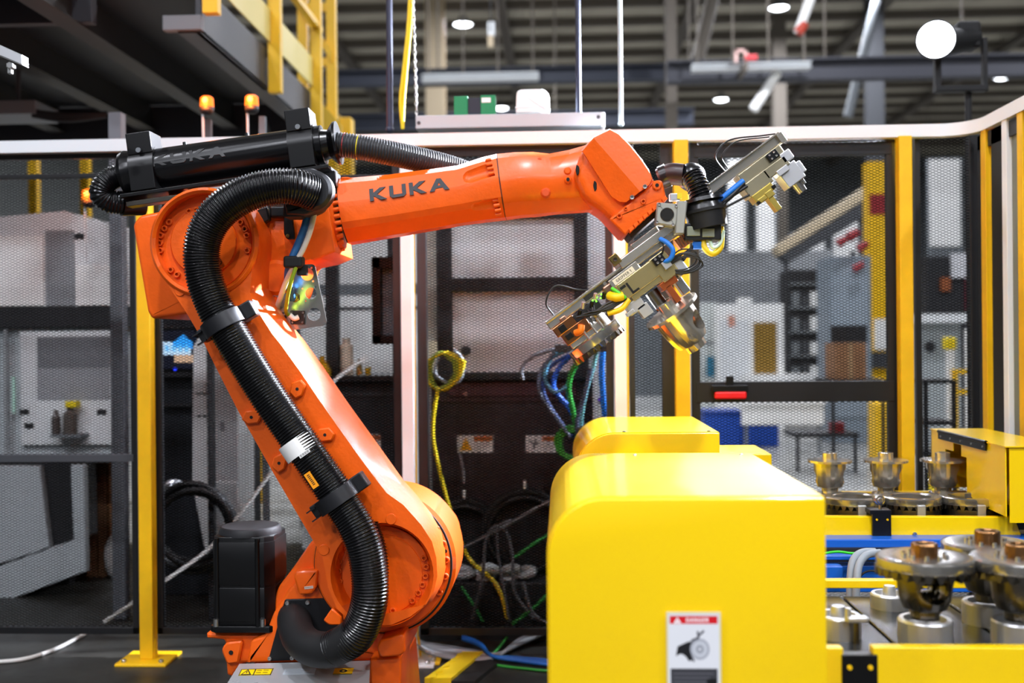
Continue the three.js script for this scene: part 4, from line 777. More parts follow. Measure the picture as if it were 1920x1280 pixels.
{ // open yellow box over the end of the rear lane
  const x0 = WH(1905, 968, .79).x, t = thing('tunnel_box', 'open yellow sheet-metal box with a black hinge over the rear conveyor', 'machine cover', [x0 + .2, .7, -3.85]);
  const zf = -3.53, zb = -4.22, yt = W(1905, 838, zf).y, yb = W(1905, 968, zf).y;
  // side wall in the depth plane with a stepped cut-out
  const sh = new THREE.Shape([[zb, yb + .02], [zb, yt], [zf, yt], [zf, yb], [zf - .2, yb + .005], [zf - .33, yb + .03], [zf - .33, yt - .07], [zf - .38, yt - .07], [zf - .38, yt - .03], [zf - .46, yt - .03], [zf - .46, yt - .06], [zf - .54, yt - .06], [zf - .54, yb + .02]].map(p => new THREE.Vector2(-p[0], p[1])));
  const g = new THREE.ExtrudeGeometry(sh, { depth: .004, bevelEnabled: false }); g.rotateY(Math.PI / 2); g.translate(x0, 0, 0);
  obj('side_wall', g, M.yellow, t);
  obj('roof_sheet', bx(x0 - .004, x0 + .2, yt, yt + .004, zb, zf + .01), M.yellow, t);
  obj('front_sheet', bx(x0 + .012, x0 + .2, yb - .02, yt - .001, zf, zf + .004), M.yellow, t);
  obj('back_sheet', bx(x0, x0 + .2, yb, yt, zb, zb + .004), M.yellow, t); obj('side_wall', bx(x0 + .196, x0 + .2, .0, yt, zb, zf), M.yellow, t);
  const a = W(1797, 812, -4.14); const H = []; const hx = x0 - .006;
  obj('hinge', [cylAB(new V3(hx, yt + .002, -4.12), new V3(hx + .0, yt + .002, zf - .14), .007, .007, 12), bx(hx - .003, hx + .002, yt - .026, yt + .002, -4.12, zf - .14)], M.black, t);
  for (let k = 0; k < 5; k++) { const z = -4.09 + k * .1; obj('hinge_screw', cylAB(new V3(hx - .006, yt - .014, z), new V3(hx - .002, yt - .014, z), .004, .004, 8), M.bolt, t); }
}
// ================================================================ gripper tool on the robot flange
const GA = 36 * Math.PI / 180, GC = Math.cos(GA), GS = Math.sin(GA);
const G2 = (u, v) => [1200 + GC * u + GS * v, 450 - GS * u + GC * v];
const gp = (u, v, z) => W(...G2(u, v), z);
function gb(u0, u1, v0, v1, zf, t, r = .003) {         // box in the tool's own tilted frame
  const c = gp((u0 + u1) / 2, (v0 + v1) / 2, zf), s = S(zf), w = (u1 - u0) * s, h = (v1 - v0) * s;
  const g = r ? new RoundedBoxGeometry(w, h, t, 2, Math.min(r, w / 3, h / 3, t / 3)) : new THREE.BoxGeometry(w, h, t);
  return clean(g).rotateZ(GA).translate(c.x, c.y, zf - t / 2);
}
const gripper = thing('gripper_tool', 'triple metal gripper tool with cables mounted on the robot wrist', 'gripper', gp(0, 0, -3.44));
{
  const g = gripper;
  obj('flange_plate', [gb(-58, 64, 6, 24, -3.34, .22, .004), gb(-20, 40, -4, 8, -3.37, .16, .003)], M.machined, g);
  obj('tool_changer_block', [gb(-68, -50, -8, 12, -3.335, .05, .003)], M.brass, g); bolt(g, ...G2(-59, 2), -3.333, 4, M.steelDark);
  const bar = obj('cross_bar', [gb(-234, 70, 22, 36, -3.36, .1, .003), gb(-234, 70, 18, 22, -3.35, .12, .001)], M.machined, g);
  for (const [u0, u1] of [[-150, -104], [-98, -60]]) obj('bar_pocket', gb(u0, u1, 24, 34, -3.3585, .01, .002), M.steelDark, bar);
  obj('cable_boss', [gb(-210, -196, 30, 62, -3.345, .06, .004), gb(-112, -90, 30, 50, -3.345, .06, .008)], mat('#b98f78', .3, 1), g);
  // ---- gripper one with the lettered plate
  const nm = canvasMat(256, 56, (x, w, h) => { x.fillStyle = '#dcd3bd'; x.fillRect(0, 0, w, h); x.fillStyle = '#4a4437'; x.font = 'bold 40px sans-serif'; x.textAlign = 'center'; x.fillText('GRIPPER 1', w / 2, 43); });
  const ux = new V3(Math.cos(GA), Math.sin(GA), 0), uy = new V3(-Math.sin(GA), Math.cos(GA), 0);
  obj('name_plate_holder', gb(-94, -30, 27, 43, -3.335, .02, .002), M.machined, g);
  printed('name_plate', gp(-64, 36, -3.334), ux, uy, 46 * S(-3.334), 11 * S(-3.334), nm, g);
  const g1 = obj('gripper_body', [gb(-86, -6, 42, 76, -3.325, .12, .004), gb(-10, 26, 40, 92, -3.325, .12, .004), gb(-76, 14, 72, 86, -3.33, .11, .003)], mat('#cdbb84', .3, .85, { roughnessMap: smudge }), g);
  obj('sensor', [gb(-4, 18, 42, 58, -3.312, .02, .002)], M.black, g1); for (const [u, v] of [[2, 46], [12, 46], [2, 54], [12, 54]]) bolt(g1, ...G2(u, v), -3.311, 2.4, M.bolt);
  obj('cylinder_block', [gb(18, 42, 62, 100, -3.33, .1, .003), gb(6, 22, 58, 74, -3.314, .02, .002)], M.alu, g1);
  obj('slot', [gb(-84, -72, 50, 55, -3.3235, .004, 0), gb(-70, -66, 50, 74, -3.3235, .004, 0), gb(-66, -54, 70, 74, -3.3235, .004, 0)], M.hole, g1);
  obj('jaw', [gb(-20, 14, 88, 104, -3.335, .08, .003), gb(-14, -2, 100, 136, -3.335, .06, .002)], mat('#c96b3e', .32, .9), g);  // orange reflection put into the metal colour of this jaw
  obj('jaw', [gb(-96, -62, 84, 106, -3.335, .08, .003), gb(-80, -58, 100, 124, -3.335, .06, .002), gb(-102, -86, 96, 104, -3.33, .06, .002)], M.alu, g);
  obj('jaw', [gb(6, 22, 96, 132, -3.36, .06, .003)], M.steel, g);
  obj('finger_pin', cylAB(gp(-40, 90, -3.38), gp(-40, 128, -3.38), .022, .022, 20), M.steelDark, g);
  // ---- gripper two at the low end
  const g2 = obj('gripper_body', [gb(-232, -186, 38, 58, -3.335, .1, .003), gb(-226, -168, 56, 82, -3.335, .1, .003)], mat('#b4774e', .3, 1, { roughnessMap: smudge }), g);
  obj('sensor', [gb(-222, -208, 42, 56, -3.329, .02, .002), gb(-220, -206, 62, 74, -3.329, .02, .002)], M.black, g2);
  obj('jaw_carrier', [gb(-222, -150, 76, 92, -3.34, .1, .003)], M.machined, g);
  for (const u of [-186, -168, -152]) obj('jaw_rod', cylAB(gp(u, 70, -3.325), gp(u, 102, -3.325), .004, .004, 8), M.bolt, g);
  obj('expanding_drum', cylAB(gp(-170, 56, -3.42), gp(-170, 94, -3.42), .058, .062, 40), M.steel, g);
  obj('pneumatic_block', [gb(-190, -130, 40, 60, -3.36, .06, .004)], M.blackMatte, g);
  for (let k = 0; k < 5; k++) obj('plug', cylAB(gp(-176 + k * 14, 48 - (k % 2) * 8, -3.335), gp(-168 + k * 14, 40 - (k % 2) * 8, -3.325), .007, .006, 10), k % 2 ? M.alu : M.black, g);
  for (let k = 0; k < 6; k++) obj('status_light', gb(-140 + k * 5, -137 + k * 5, 38 + (k % 2) * 5, 41 + (k % 2) * 5, -3.327, .004, 0), M.ledGreen, g);
  const cable = (pts, r, m, name = 'cable') => obj(name, tube(pts.map(p => gp(...p)), r, 36, 8), m, g);
  for (let k = 0; k < 9; k++) cable([[-182 + k * 5, 50 + rr(-6, 6), -3.33], [-150 + rr(-4, 4), 62 + rr(-8, 6), -3.318], [-118, 66 + rr(-8, 6), -3.315], [-84 - rr(0, 8), 72 + rr(-8, 4), -3.322]], .0036, k % 4 === 3 ? mat('#3a3632', .5) : M.cableBlack);
  cable([[-108, 50, -3.33], [-100, 60, -3.312], [-88, 66, -3.318]], .014, mat('#f2c90a', .45)); cable([[-130, 76, -3.325], [-104, 84, -3.318], [-82, 78, -3.325]], .0085, mat('#f2c90a', .45)); cable([[-96, 42, -3.328], [-90, 58, -3.312], [-86, 72, -3.318]], .006, mat('#58c722', .45));
  cable([[-200, 70, -3.33], [-190, 72, -3.318], [-182, 64, -3.32]], .011, mat('#f07c16', .45));
  cable([[-214, 18, -3.36], [-212, -8, -3.33], [-180, -24, -3.33], [-150, 6, -3.35], [-132, 20, -3.36]], .0028, M.cableBlack);
  // ---- hoses beside the clamp block
  const ch = mat('#111113', .3, 0, { clearcoat: .4, clearcoatRoughness: .2 });
  const T = (pts, r, m, name) => obj(name, tubeP(pts, r, 24, 24), m, g);
  T([[1238, 336, -3.42], [1256, 327, -3.41], [1282, 328, -3.4]], .035, mat('#2a1715', .4), 'wrist_hose');
  obj('hose_ring', [cylAB(W(1240, 333, -3.42), W(1252, 328, -3.415), .038, .038, 28)], ch, g);
  obj('swivel_ball', new THREE.SphereGeometry(.046, 32, 20).translate(...W(1296, 332, -3.42).toArray()), ch, g);
  obj('ribbed_hose', ribbed([[1297, 330, -3.385], [1306, 346, -3.37], [1318, 376, -3.36]].map(p => W(...p)), .036, .0105, .006, 22), M.hose, g);
  const ax = [W(1317, 371, -3.365), W(1328, 427, -3.365)], axd = ax[1].clone().sub(ax[0]).normalize();
  const along = (t0, t1, r0, r1) => cylAB(ax[0].clone().lerp(ax[1], t0), ax[0].clone().lerp(ax[1], t1), r0, r1, 36);
  obj('swivel_joint', [along(0, .12, .06, .064), along(.12, .4, .052, .062)], ch, g);
  obj('swivel_cup', [along(.38, .48, .068, .068), along(.48, 1, .063, .06)], mat('#1a1a1c', .45), g);
  obj('swivel_base', [pbx(1284, 1352, 418, 450, -3.34, .1, .004)], mat('#161618', .4), g);
  obj('hose_bridge', [pbx(1288, 1313, 424, 442, -3.334, .02, .002), pbx(1317, 1340, 428, 444, -3.334, .02, .002)], mat('#9aa08f', .4, .6), g);
  // ---- clamp block with round bore
  const cbk = obj('clamp_block', [ext([[1232, 379, 2], [1274, 382, 2], [1268, 425, 2], [1229, 419, 2]], -3.31, .06, .004), ext([[1270, 376, 2], [1289, 377, 2], [1283, 438, 2], [1266, 438, 2]], -3.305, .07, .003)], mat('#b5b5ac', .42, .7), g);
  obj('bore', disc(1251, 402, 11, -3.3085, .004, .0005, 28), M.hole, cbk); obj('bore_rim', disc(1251, 402, 13, -3.3075, .006, .001, 28, 11), M.steelDark, cbk);
  for (const [x, y] of [[1236, 383], [1268, 386], [1232, 416], [1262, 421]]) bolt(cbk, x, y, -3.309, 3, M.bolt);
  obj('sensor', [pbx(1256, 1275, 362, 376, -3.34, .03, .003)], M.alu, g); obj('sensor_label', pbx(1270, 1279, 362, 372, -3.335, .02), M.cableYellow, g);
  obj('heat_sink', [0, 1, 2, 3, 4].map(k => gb(52 + k * 6, 55 + k * 6, 38, 60, -3.35, .05, 0)), mat('#a9653f', .35, .9), g);
  T([[1238, 448, -3.33], [1252, 456, -3.31], [1262, 470, -3.305], [1256, 486, -3.31], [1240, 492, -3.325]], .0075, M.cableBlue, 'air_hose');
  T([[1236, 448, -3.34], [1244, 462, -3.32], [1240, 480, -3.33]], .003, M.cableBlack, 'cable');
  for (let k = 0; k < 7; k++) { const a = rr(-6, 6), b = rr(-8, 8); obj('cable_loop', tubeP([[1246, 500 + a, -3.33], [1280 + a, 476 + b, -3.32], [1308 + a, 480 + b, -3.315], [1312 + b, 494 + a, -3.32], [1290 + a, 508 + b * .5, -3.32], [1262, 508 + a, -3.33], [1276 + b, 488, -3.34], [1300, 462 + a * .5, -3.36]], .0026, 60, 6), M.cableBlack, g); }
  T([[1318, 448, -3.36], [1322, 466, -3.35], [1336, 476, -3.35], [1350, 466, -3.355], [1353, 446, -3.36], [1352, 425, -3.365]], .009, mat('#e9c516', .45), 'cable'); T([[1330, 450, -3.355], [1338, 464, -3.345], [1350, 456, -3.35], [1356, 432, -3.36]], .006, mat('#cfe8cf', .45), 'cable');
  obj('air_fitting', [pbx(1300, 1318, 452, 466, -3.35, .03, .004)], M.cableBlue, g);
  // ---- gripper three at the raised end
  const ub = obj('cross_bar', [gb(140, 328, -8, 8, -3.4, .05, .002), gb(140, 328, -11, -8, -3.385, .08, .001), gb(322, 334, -10, 10, -3.385, .08, .002)], M.machined, g);
  const g3 = obj('gripper_body', [gb(220, 316, 8, 34, -3.385, .09, .004), gb(214, 268, 30, 58, -3.38, .09, .004), gb(262, 312, 30, 50, -3.38, .08, .003)], mat('#cdc2a2', .32, .85, { roughnessMap: smudge }), g);
  obj('sensor', [gb(284, 306, 10, 26, -3.374, .02, .002)], M.black, g3); for (const [u, v] of [[290, 14], [300, 14], [290, 22], [300, 22]]) bolt(g3, ...G2(u, v), -3.373, 2, M.bolt);
  obj('end_block', [gb(304, 326, 24, 44, -3.38, .08, .003), gb(282, 306, 46, 58, -3.372, .06, .002)], M.alu, g3);
  obj('cylinder_block', [gb(284, 322, 48, 86, -3.385, .08, .003), gb(312, 330, 54, 78, -3.39, .06, .003)], M.alu, g);
  obj('piston', [cylAB(gp(300, 84, -3.41), gp(300, 106, -3.41), .017, .015, 24), cylAB(gp(312, 78, -3.41), gp(312, 96, -3.41), .006, .006, 12)], M.steel, g);
  obj('jaw', [gb(218, 262, 56, 72, -3.375, .07, .003), gb(222, 240, 68, 78, -3.372, .06, .003), gb(240, 256, 66, 80, -3.372, .06, .003), gb(240, 251, 78, 108, -3.375, .05, .002)], mat('#c9b25a', .35, .9), g);
  for (const [u, v] of [[222, 74], [262, 66]]) obj('jaw_screw', gb(u - 4, u + 4, v - 3, v + 4, -3.372, .02, .002), M.black, g);
  const c3 = (pts, r, m) => obj('cable', tube(pts.map(p => gp(...p)), r, 36, 8), m, g);
  c3([[150, 30, -3.37], [186, 26, -3.36], [222, 24, -3.375]], .009, M.cableBlue); c3([[146, 34, -3.37], [184, 34, -3.36], [220, 28, -3.375]], .008, M.cableBlack); c3([[146, 42, -3.37], [176, 46, -3.36], [216, 52, -3.37]], .0035, M.cableBlack); c3([[140, 60, -3.37], [152, 44, -3.36], [176, 36, -3.36], [222, 36, -3.37]], .005, M.cableBlack);
  for (const u of [158, 146]) obj('cable_tie', gb(u, u + 5, 24, 50, -3.352, .012, .002), M.white2, g);
  c3([[204, -10, -3.4], [206, -44, -3.38], [240, -54, -3.38], [300, -24, -3.39], [322, -12, -3.4]], .0024, M.cableBlack); c3([[212, -10, -3.4], [216, -36, -3.38], [250, -44, -3.38], [310, -14, -3.4]], .002, M.cableBlack);
}
{ // workpieces in the jaws
  const c = buildCase(gp(-31, 226, -3.385), 'shiny gear carrier held in the jaws of the gripper tool'); c.rotation.set(.1, 0, 0); c.rotation.order = 'ZXY'; c.rotation.z = GA; c.rotation.x = .16; c.rotation.y = 1.0; c.scale.setScalar(1.12);
  const r = buildRing(gp(-178, 118, -3.4), 'toothed ring gear gripped at the low end of the tool'); r.rotation.order = 'ZXY'; r.rotation.z = GA; r.rotation.x = .02; r.scale.set(.94, 1.2, .94);
}
// ================================================================ work light beyond the fence
{
  const z = -5.4, c = W(1755, 74, z), foot = new V3(c.x + .2, 0, z - .12), aim = new V3(-1.2, 1.45, -3.3), d = aim.clone().sub(c).normalize();
  const face = new V3(-.24, -.1, 1).normalize();
  const t = thing('work_light', 'bright round work light on a black stand behind the fence', 'lamp', foot);
  const at = (g, p) => { g.applyQuaternion(new THREE.Quaternion().setFromUnitVectors(Y, face)); return g.translate(p.x, p.y, p.z); };
  obj('lens', at(lat([[.0001, .03], [.05, .024], [.085, .006], [.088, 0], [.0001, -.001]], 36), c), M.floodGlow, t);
  obj('reflector', at(lat([[.088, 0], [.094, .004], [.097, 0], [.085, -.09], [.06, -.14], [.05, -.14], [.08, -.06], [.088, -.002]], 36), c), M.blackMatte, t);
  const b0 = c.clone().addScaledVector(face, -.13), b1 = b0.clone().add(new V3(.24, .05, -.1));
  obj('lamp_body', [cylAB(b0, b1, .07, .06, 24), bx(b1.x - .1, b1.x + .02, b1.y - .06, b1.y + .08, b1.z - .06, b1.z + .06, .02)], M.blackMatte, t);
  const yk = W(1812, 165, z - .1); obj('yoke', [bx(yk.x - .16, yk.x + .1, yk.y - .02, yk.y + .01, yk.z - .03, yk.z + .03, .005), bx(yk.x - .16, yk.x - .13, yk.y, yk.y + .25, yk.z - .02, yk.z + .02, .003), bx(yk.x + .08, yk.x + .1, yk.y, yk.y + .25, yk.z - .02, yk.z + .02, .003)], M.blackMatte, t);
  obj('pole', [cylAB(foot, new V3(foot.x, yk.y, foot.z), .02, .016, 16)], M.blackMatte, t);
  for (let k = 0; k < 3; k++) { const a = k * 2.094 + .4; obj('leg', cylAB(new V3(foot.x, .5, foot.z), new V3(foot.x + Math.cos(a) * .45, .012, foot.z + Math.sin(a) * .45), .012, .012, 8), M.blackMatte, t); }
  const l = new THREE.SpotLight(0xe8efff, FLOOD_CD, 0, .58, .7, 2); l.name = 'flood'; l.castShadow = true; l.shadow.radius = 4.2;
  const lp = c.clone().addScaledVector(face, .05); l.position.copy(lp).sub(foot); l.target.position.copy(aim).sub(foot); l.target.name = 'aim'; t.add(l); t.add(l.target);
}
// ================================================================ mezzanine with its railing
{
  const h = 3.0, xr = WH(377, 47, h).x, t = thing('mezzanine', 'dark steel mezzanine deck with yellow toe board above the fence', 'platform', [xr - 2, 0, -5.5]);
  const zb = -7.9, zf = -4.7, xl = -6.5;
  const zs = WH(377, 47, h).z;
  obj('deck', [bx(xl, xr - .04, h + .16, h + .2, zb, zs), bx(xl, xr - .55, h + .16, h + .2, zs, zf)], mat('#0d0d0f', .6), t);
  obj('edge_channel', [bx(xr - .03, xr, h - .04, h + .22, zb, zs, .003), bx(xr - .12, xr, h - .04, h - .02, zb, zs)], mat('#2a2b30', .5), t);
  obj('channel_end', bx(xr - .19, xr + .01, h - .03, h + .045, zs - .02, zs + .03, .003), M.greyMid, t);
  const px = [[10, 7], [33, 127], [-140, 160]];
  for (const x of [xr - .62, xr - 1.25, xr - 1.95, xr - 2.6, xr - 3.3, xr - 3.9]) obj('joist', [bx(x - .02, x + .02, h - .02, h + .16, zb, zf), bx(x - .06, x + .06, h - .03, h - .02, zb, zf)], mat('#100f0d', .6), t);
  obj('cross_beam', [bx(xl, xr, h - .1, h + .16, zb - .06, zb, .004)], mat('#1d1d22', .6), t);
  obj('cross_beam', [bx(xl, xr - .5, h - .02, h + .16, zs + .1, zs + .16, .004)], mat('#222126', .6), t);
  obj('column', [bx(xr - .1, xr, 0, h - .04, zb, zb + .1)], M.greyDark, t); obj('column', bx(xl + .3, xl + .4, 0, h, zb, zb + .1), M.greyDark, t); 
  // toe board, posts and rails of the guard
  const yl = M.railYellow, xe = xr + .03;
  obj('toe_board', bx(xe - .012, xe, h + .25, h + .46, zb + .1, zs + .1, .002), mat('#e2cf78', .5), t);
  for (const z of [zs - .02, zs - 1.25, zb + .1]) obj('guard_post', bx(xe - .02, xe + .06, h - .06 + (z === zs - .02 ? .12 : 0), h + 1.4, z - .03, z + .03, .003), yl, t);
  obj('hand_rail', [bx(xe, xe + .05, h + 1.05, h + 1.1, zb, zs), bx(xe, xe + .05, h + .68, h + .72, zb, zs)], yl, t);
  for (const a of [520, 565]) { const p = W(a - 8, 200, -7.7); }
  obj('brace', cylAB(new V3(xr - .05, 2.0, zb + .1), new V3(xr - .35, h, zb + .1), .03, .03, 8), M.greyMid, t);
}
{ // yellow frames behind the mezzanine
  const z = -8.4;
  const t = thing('yellow_ladder_frame', 'yellow steel access ladder rising behind the mezzanine corner', 'ladder', [W(600, 600, z).x, 0, z]);
  obj('stile', pbx(615, 633, -40, 1000, z, .06, .003), M.railYellow, t); obj('stile', pbx(561, 579, -60, 1000, z, .06, .003), M.railYellow, t);
  for (const y of [5, 108, 330, 470, 610]) obj('rung', pbx(575, 620, y, y + 15, z - .01, .04, .003), M.railYellow, t);
  obj('diagonal', ext([[535, -20], [548, -20], [622, 96], [622, 116]], z + .03, .03), M.railYellow, t);
  obj('stringer', ext([[560, 165], [580, 165], [640, 235], [640, 275], [560, 200]], z + .03, .04), mat('#c9a416', .6), t);
  const f = thing('yellow_gantry', 'deep yellow gantry beam on posts seen under the mezzanine', 'gantry', [W(330, 600, -9).x, 0, -9]);
  obj('beam', pbx(236, 640, 218, 262, -9, .15, .005), mat('#a58a10', .6), f);
  for (const x of [240, 252 + 200, 620]) obj('post', fbx(x, x + 38, 220, -9.02, .15, .005), M.railYellow, f);
  const tr = thing('yellow_truss', 'small yellow truss with slanted braces beside the machine enclosure', 'truss', [W(90, 600, -8.6).x, 0, -8.6]);
  obj('post', fbx(51, 67, 228, -8.6, .07), M.railYellow, tr); obj('post', fbx(148, 164, 230, -8.6, .07), M.railYellow, tr);
  obj('brace', ext([[70, 262], [100, 232], [118, 232], [84, 268]], -8.58, .05), M.railYellow, tr); obj('brace', ext([[106, 268], [140, 232], [150, 232], [150, 246], [122, 268]], -8.58, .05), M.railYellow, tr);
  obj('chord', pbx(51, 164, 226, 234, -8.6, .06), M.railYellow, tr);
}
function beacon(px, py, z, label, hang) {
  const c = W(px, py, z), s = S(z), t = thing('beacon', label, 'beacon', c);
  const at = g => clean(g).translate(c.x, c.y, c.z);
  obj('dome', at(toCreasedNormals(clean(lat([[.0001, 26 * s], [8 * s, 25.5 * s], [12 * s, 22 * s], [12.8 * s, 8 * s], [12.8 * s, 5 * s], [.0001, 5 * s]], 24)), .5)), M.amber, t);
  obj('core', at(new THREE.SphereGeometry(6 * s, 16, 10).scale(1, 1.3, 1).translate(0, 16 * s, 8 * s)), M.amberCore, t);
  obj('base', at(lat([[.0001, 5 * s], [13.4 * s, 5 * s], [12.5 * s, -4 * s], [8 * s, -9 * s], [.0001, -9 * s]], 20)), M.charcoal, t);
  if (hang) obj('stem', [cylAB(c.clone().add(new V3(-8 * s, -8 * s, 0)), new V3(c.x - 10 * s, hang, c.z - .02), .006, .006, 8)], M.greyLight, t);
  const l = new THREE.PointLight(0xff7a1e, .35, 0, 2); l.name = 'beacon_light'; l.position.set(0, 16 * s, 20 * s); t.add(l);
}
{ const p = W(388, 208, -5.12), q = W(472, 206, -5.12);
  const b = thing('beacon_bar', 'grey bracket on a tall pole that holds the pair of amber beacons', 'bracket', [p.x, 0, -5.18]);
  obj('pole', [bx(p.x - .03, p.x + .0, 0, p.y - .03, -5.2, -5.17)], M.greyDark, b); obj('pole', [bx(q.x + .02, q.x + .05, 0, q.y - .02, -5.2, -5.17)], M.greyMid, b);
  beacon(388, 206, -5.12, 'amber flashing beacon on the bracket beside the mezzanine', p.y - .15); beacon(472, 204, -5.12, 'amber flashing beacon close to the ladder side of the bracket', q.y - .15); beacon(167, 380, -5.55, 'square amber beacon glowing behind the mesh above the machine enclosure', p.y - .7); }
{ const t = thing('cable_tray', 'grey cable tray with loose wires under the mezzanine', 'tray', [W(20, 200, -6.2).x, 2.6, -6.2]);
  obj('tray', pbx(-60, 68, 188, 214, -6.2, .3, .004), M.greyMid, t); obj('hanger', [pbx(30, 36, 120, 190, -6.25, .02)], M.greyDark, t);
  obj('wires', [0, 1, 2, 3].map(k => tubeP([[60, 208 + k * 3, -6.22], [120, 214 + k * 4, -6.25], [200, 212 + k * 2, -6.3]], .012, 20, 6)), M.cableBlack, t);
  const s = thing('strut_channel', 'galvanised strut with a hanging hex bolt under the mezzanine edge', 'strut', W(10, 105, -2.9));
  obj('channel', ext([[-40, 66], [40, 102], [41, 121], [-40, 88]], -2.9, .04, .002), M.alu, s); obj('bolt_head', [disc(17, 122, 7, -2.88, .02, .002, 6), pbx(13, 21, 120, 138, -2.89, .014, .002)], M.bolt, s);
  const g = thing('grey_upright', 'short grey upright standing behind the top rail of the fence', 'post', [W(216, 300, -5.2).x, 0, -5.2]); obj('shaft', fbx(202, 227, 210, -5.2, .06, .003), mat('#6b6e74', .5), g); }
// ================================================================ what stands behind the fence, from the machine enclosure to the open hall
{
  const z = -5.9, t = thing('machine_enclosure', 'pale grey machine tool enclosure behind the mesh with a dark middle band', 'machine', [W(60, 600, z).x, 0, z]);
  obj('upper_housing', [ext([[-160, 420], [120, 395], [248, 430], [248, 576], [-160, 576]], z, .9, .01)], M.greyLight, t);
  obj('middle_band', pbx(-160, 248, 575, 614, z + .03, .8), M.charcoal, t);
  obj('lower_housing', fbx(-160, 236, 614, z - .02, .9, .006, .7), M.grey, t);
  obj('panel', pbx(140, 222, 495, 573, z + .02, .03, .003), M.white2, t); obj('panel', pbx(-40, 84, 440, 575, z + .01, .03, .003), M.white2, t); obj('panel', pbx(84, 140, 430, 575, z + .008, .03, .003), mat('#8b8f93', .5), t);
  obj('door', pbx(34, 222, 618, 836, z + .01, .03, .004), M.greyLight, t);
  obj('door_window', pbx(66, 208, 630, 690, z + .016, .02, .004), mat('#77797d', .4), t);  // shading at the top of the window put into its colour
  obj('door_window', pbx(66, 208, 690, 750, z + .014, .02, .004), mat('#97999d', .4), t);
  obj('handle', pbx(8, 14, 614, 846, z + .03, .02), M.alu, t); obj('indicator', pbx(22, 28, 705, 775, z + .03, .01), mat('#bfe9d8', .4), t);
  for (const [x, y] of [[148, 442], [222, 454], [45, 772], [54, 798], [190, 772]]) obj('logo_mark', pbx(x - 9, x + 9, y - 5, y + 5, z + (y < 600 ? .01 : .016), .012, .003), M.charcoal, t);
  obj('base_skirt', [ext([[-160, 872], [74, 874], [92, 1026], [-160, 1110]], z + .25, .05, .004)], M.grey, t);
  obj('base_skirt', [ext([[132, 872], [157, 872], [161, 1071], [-160, 1190], [-160, 1118], [138, 1012]], z + .25, .05, .004)], M.grey, t);
  obj('sump', ext([[-160, 866], [134, 866], [138, 1016], [-160, 1120]], z + .2, .3), M.charcoal, t);
  obj('plinth', bx(W(-160, 900, z).x, W(120, 900, z).x, 0, .71, z - .9, z - .05), M.darkMetal, t);
  const s = thing('shelf_bracket', 'small shelf on the machine door carrying two bottles', 'shelf', [W(122, 818, z).x, W(122, 818, z).y, z]); obj('board', pbx(92, 152, 815, 820, z + .12, .11), M.greyMid, s);
  const bt = (px, r, y0, label, m) => { const p = W(px, 815, z + .07), hh = (815 - y0) * S(z), b = thing('bottle', label, 'bottle', p); obj('body', toCreasedNormals(clean(lat([[.0001, 0], [r, 0], [r, hh * .7], [r * .5, hh * .85], [r * .5, hh], [.0001, hh]], 20)), .5).translate(p.x, p.y, p.z), m, b); return b; };
  bt(105, .024, 768, 'dark bottle on the small shelf of the machine door', mat('#4a4340', .3)); const y = bt(132, .038, 760, 'wider bottle with a yellow cap on the small shelf', mat('#57504b', .25)); obj('cap', pbx(121, 143, 752, 764, z + .1, .06, .004), M.cableYellow, y);
  const c = thing('wooden_crate', 'upright brown wooden crate leaning behind the machine enclosure', 'crate', [W(190, 1000, -6.15).x, 0, -6.15]);
  for (const [a, b2, m] of [[160, 182, M.wood], [182, 202, M.wood], [202, 222, M.woodLight]]) obj('plank', fbx(a, b2 - 1, 866, -6.15, .03, .002), m, c); obj('frame', fbx(162, 220, 880, -6.2, .1), M.wood, c);
  const w = thing('white_bag', 'crumpled white bag lying against the wooden crate', 'bag', WH(216, 1070, 0)); { const p = WH(214, 1083, 0); obj('bag', [new THREE.IcosahedronGeometry(.07, 3).scale(.8, 1.9, .6).translate(p.x, .125, p.z), new THREE.IcosahedronGeometry(.05, 3).scale(1, 1.2, .7).translate(p.x + .02, .2, p.z)], M.white2, w); }
}
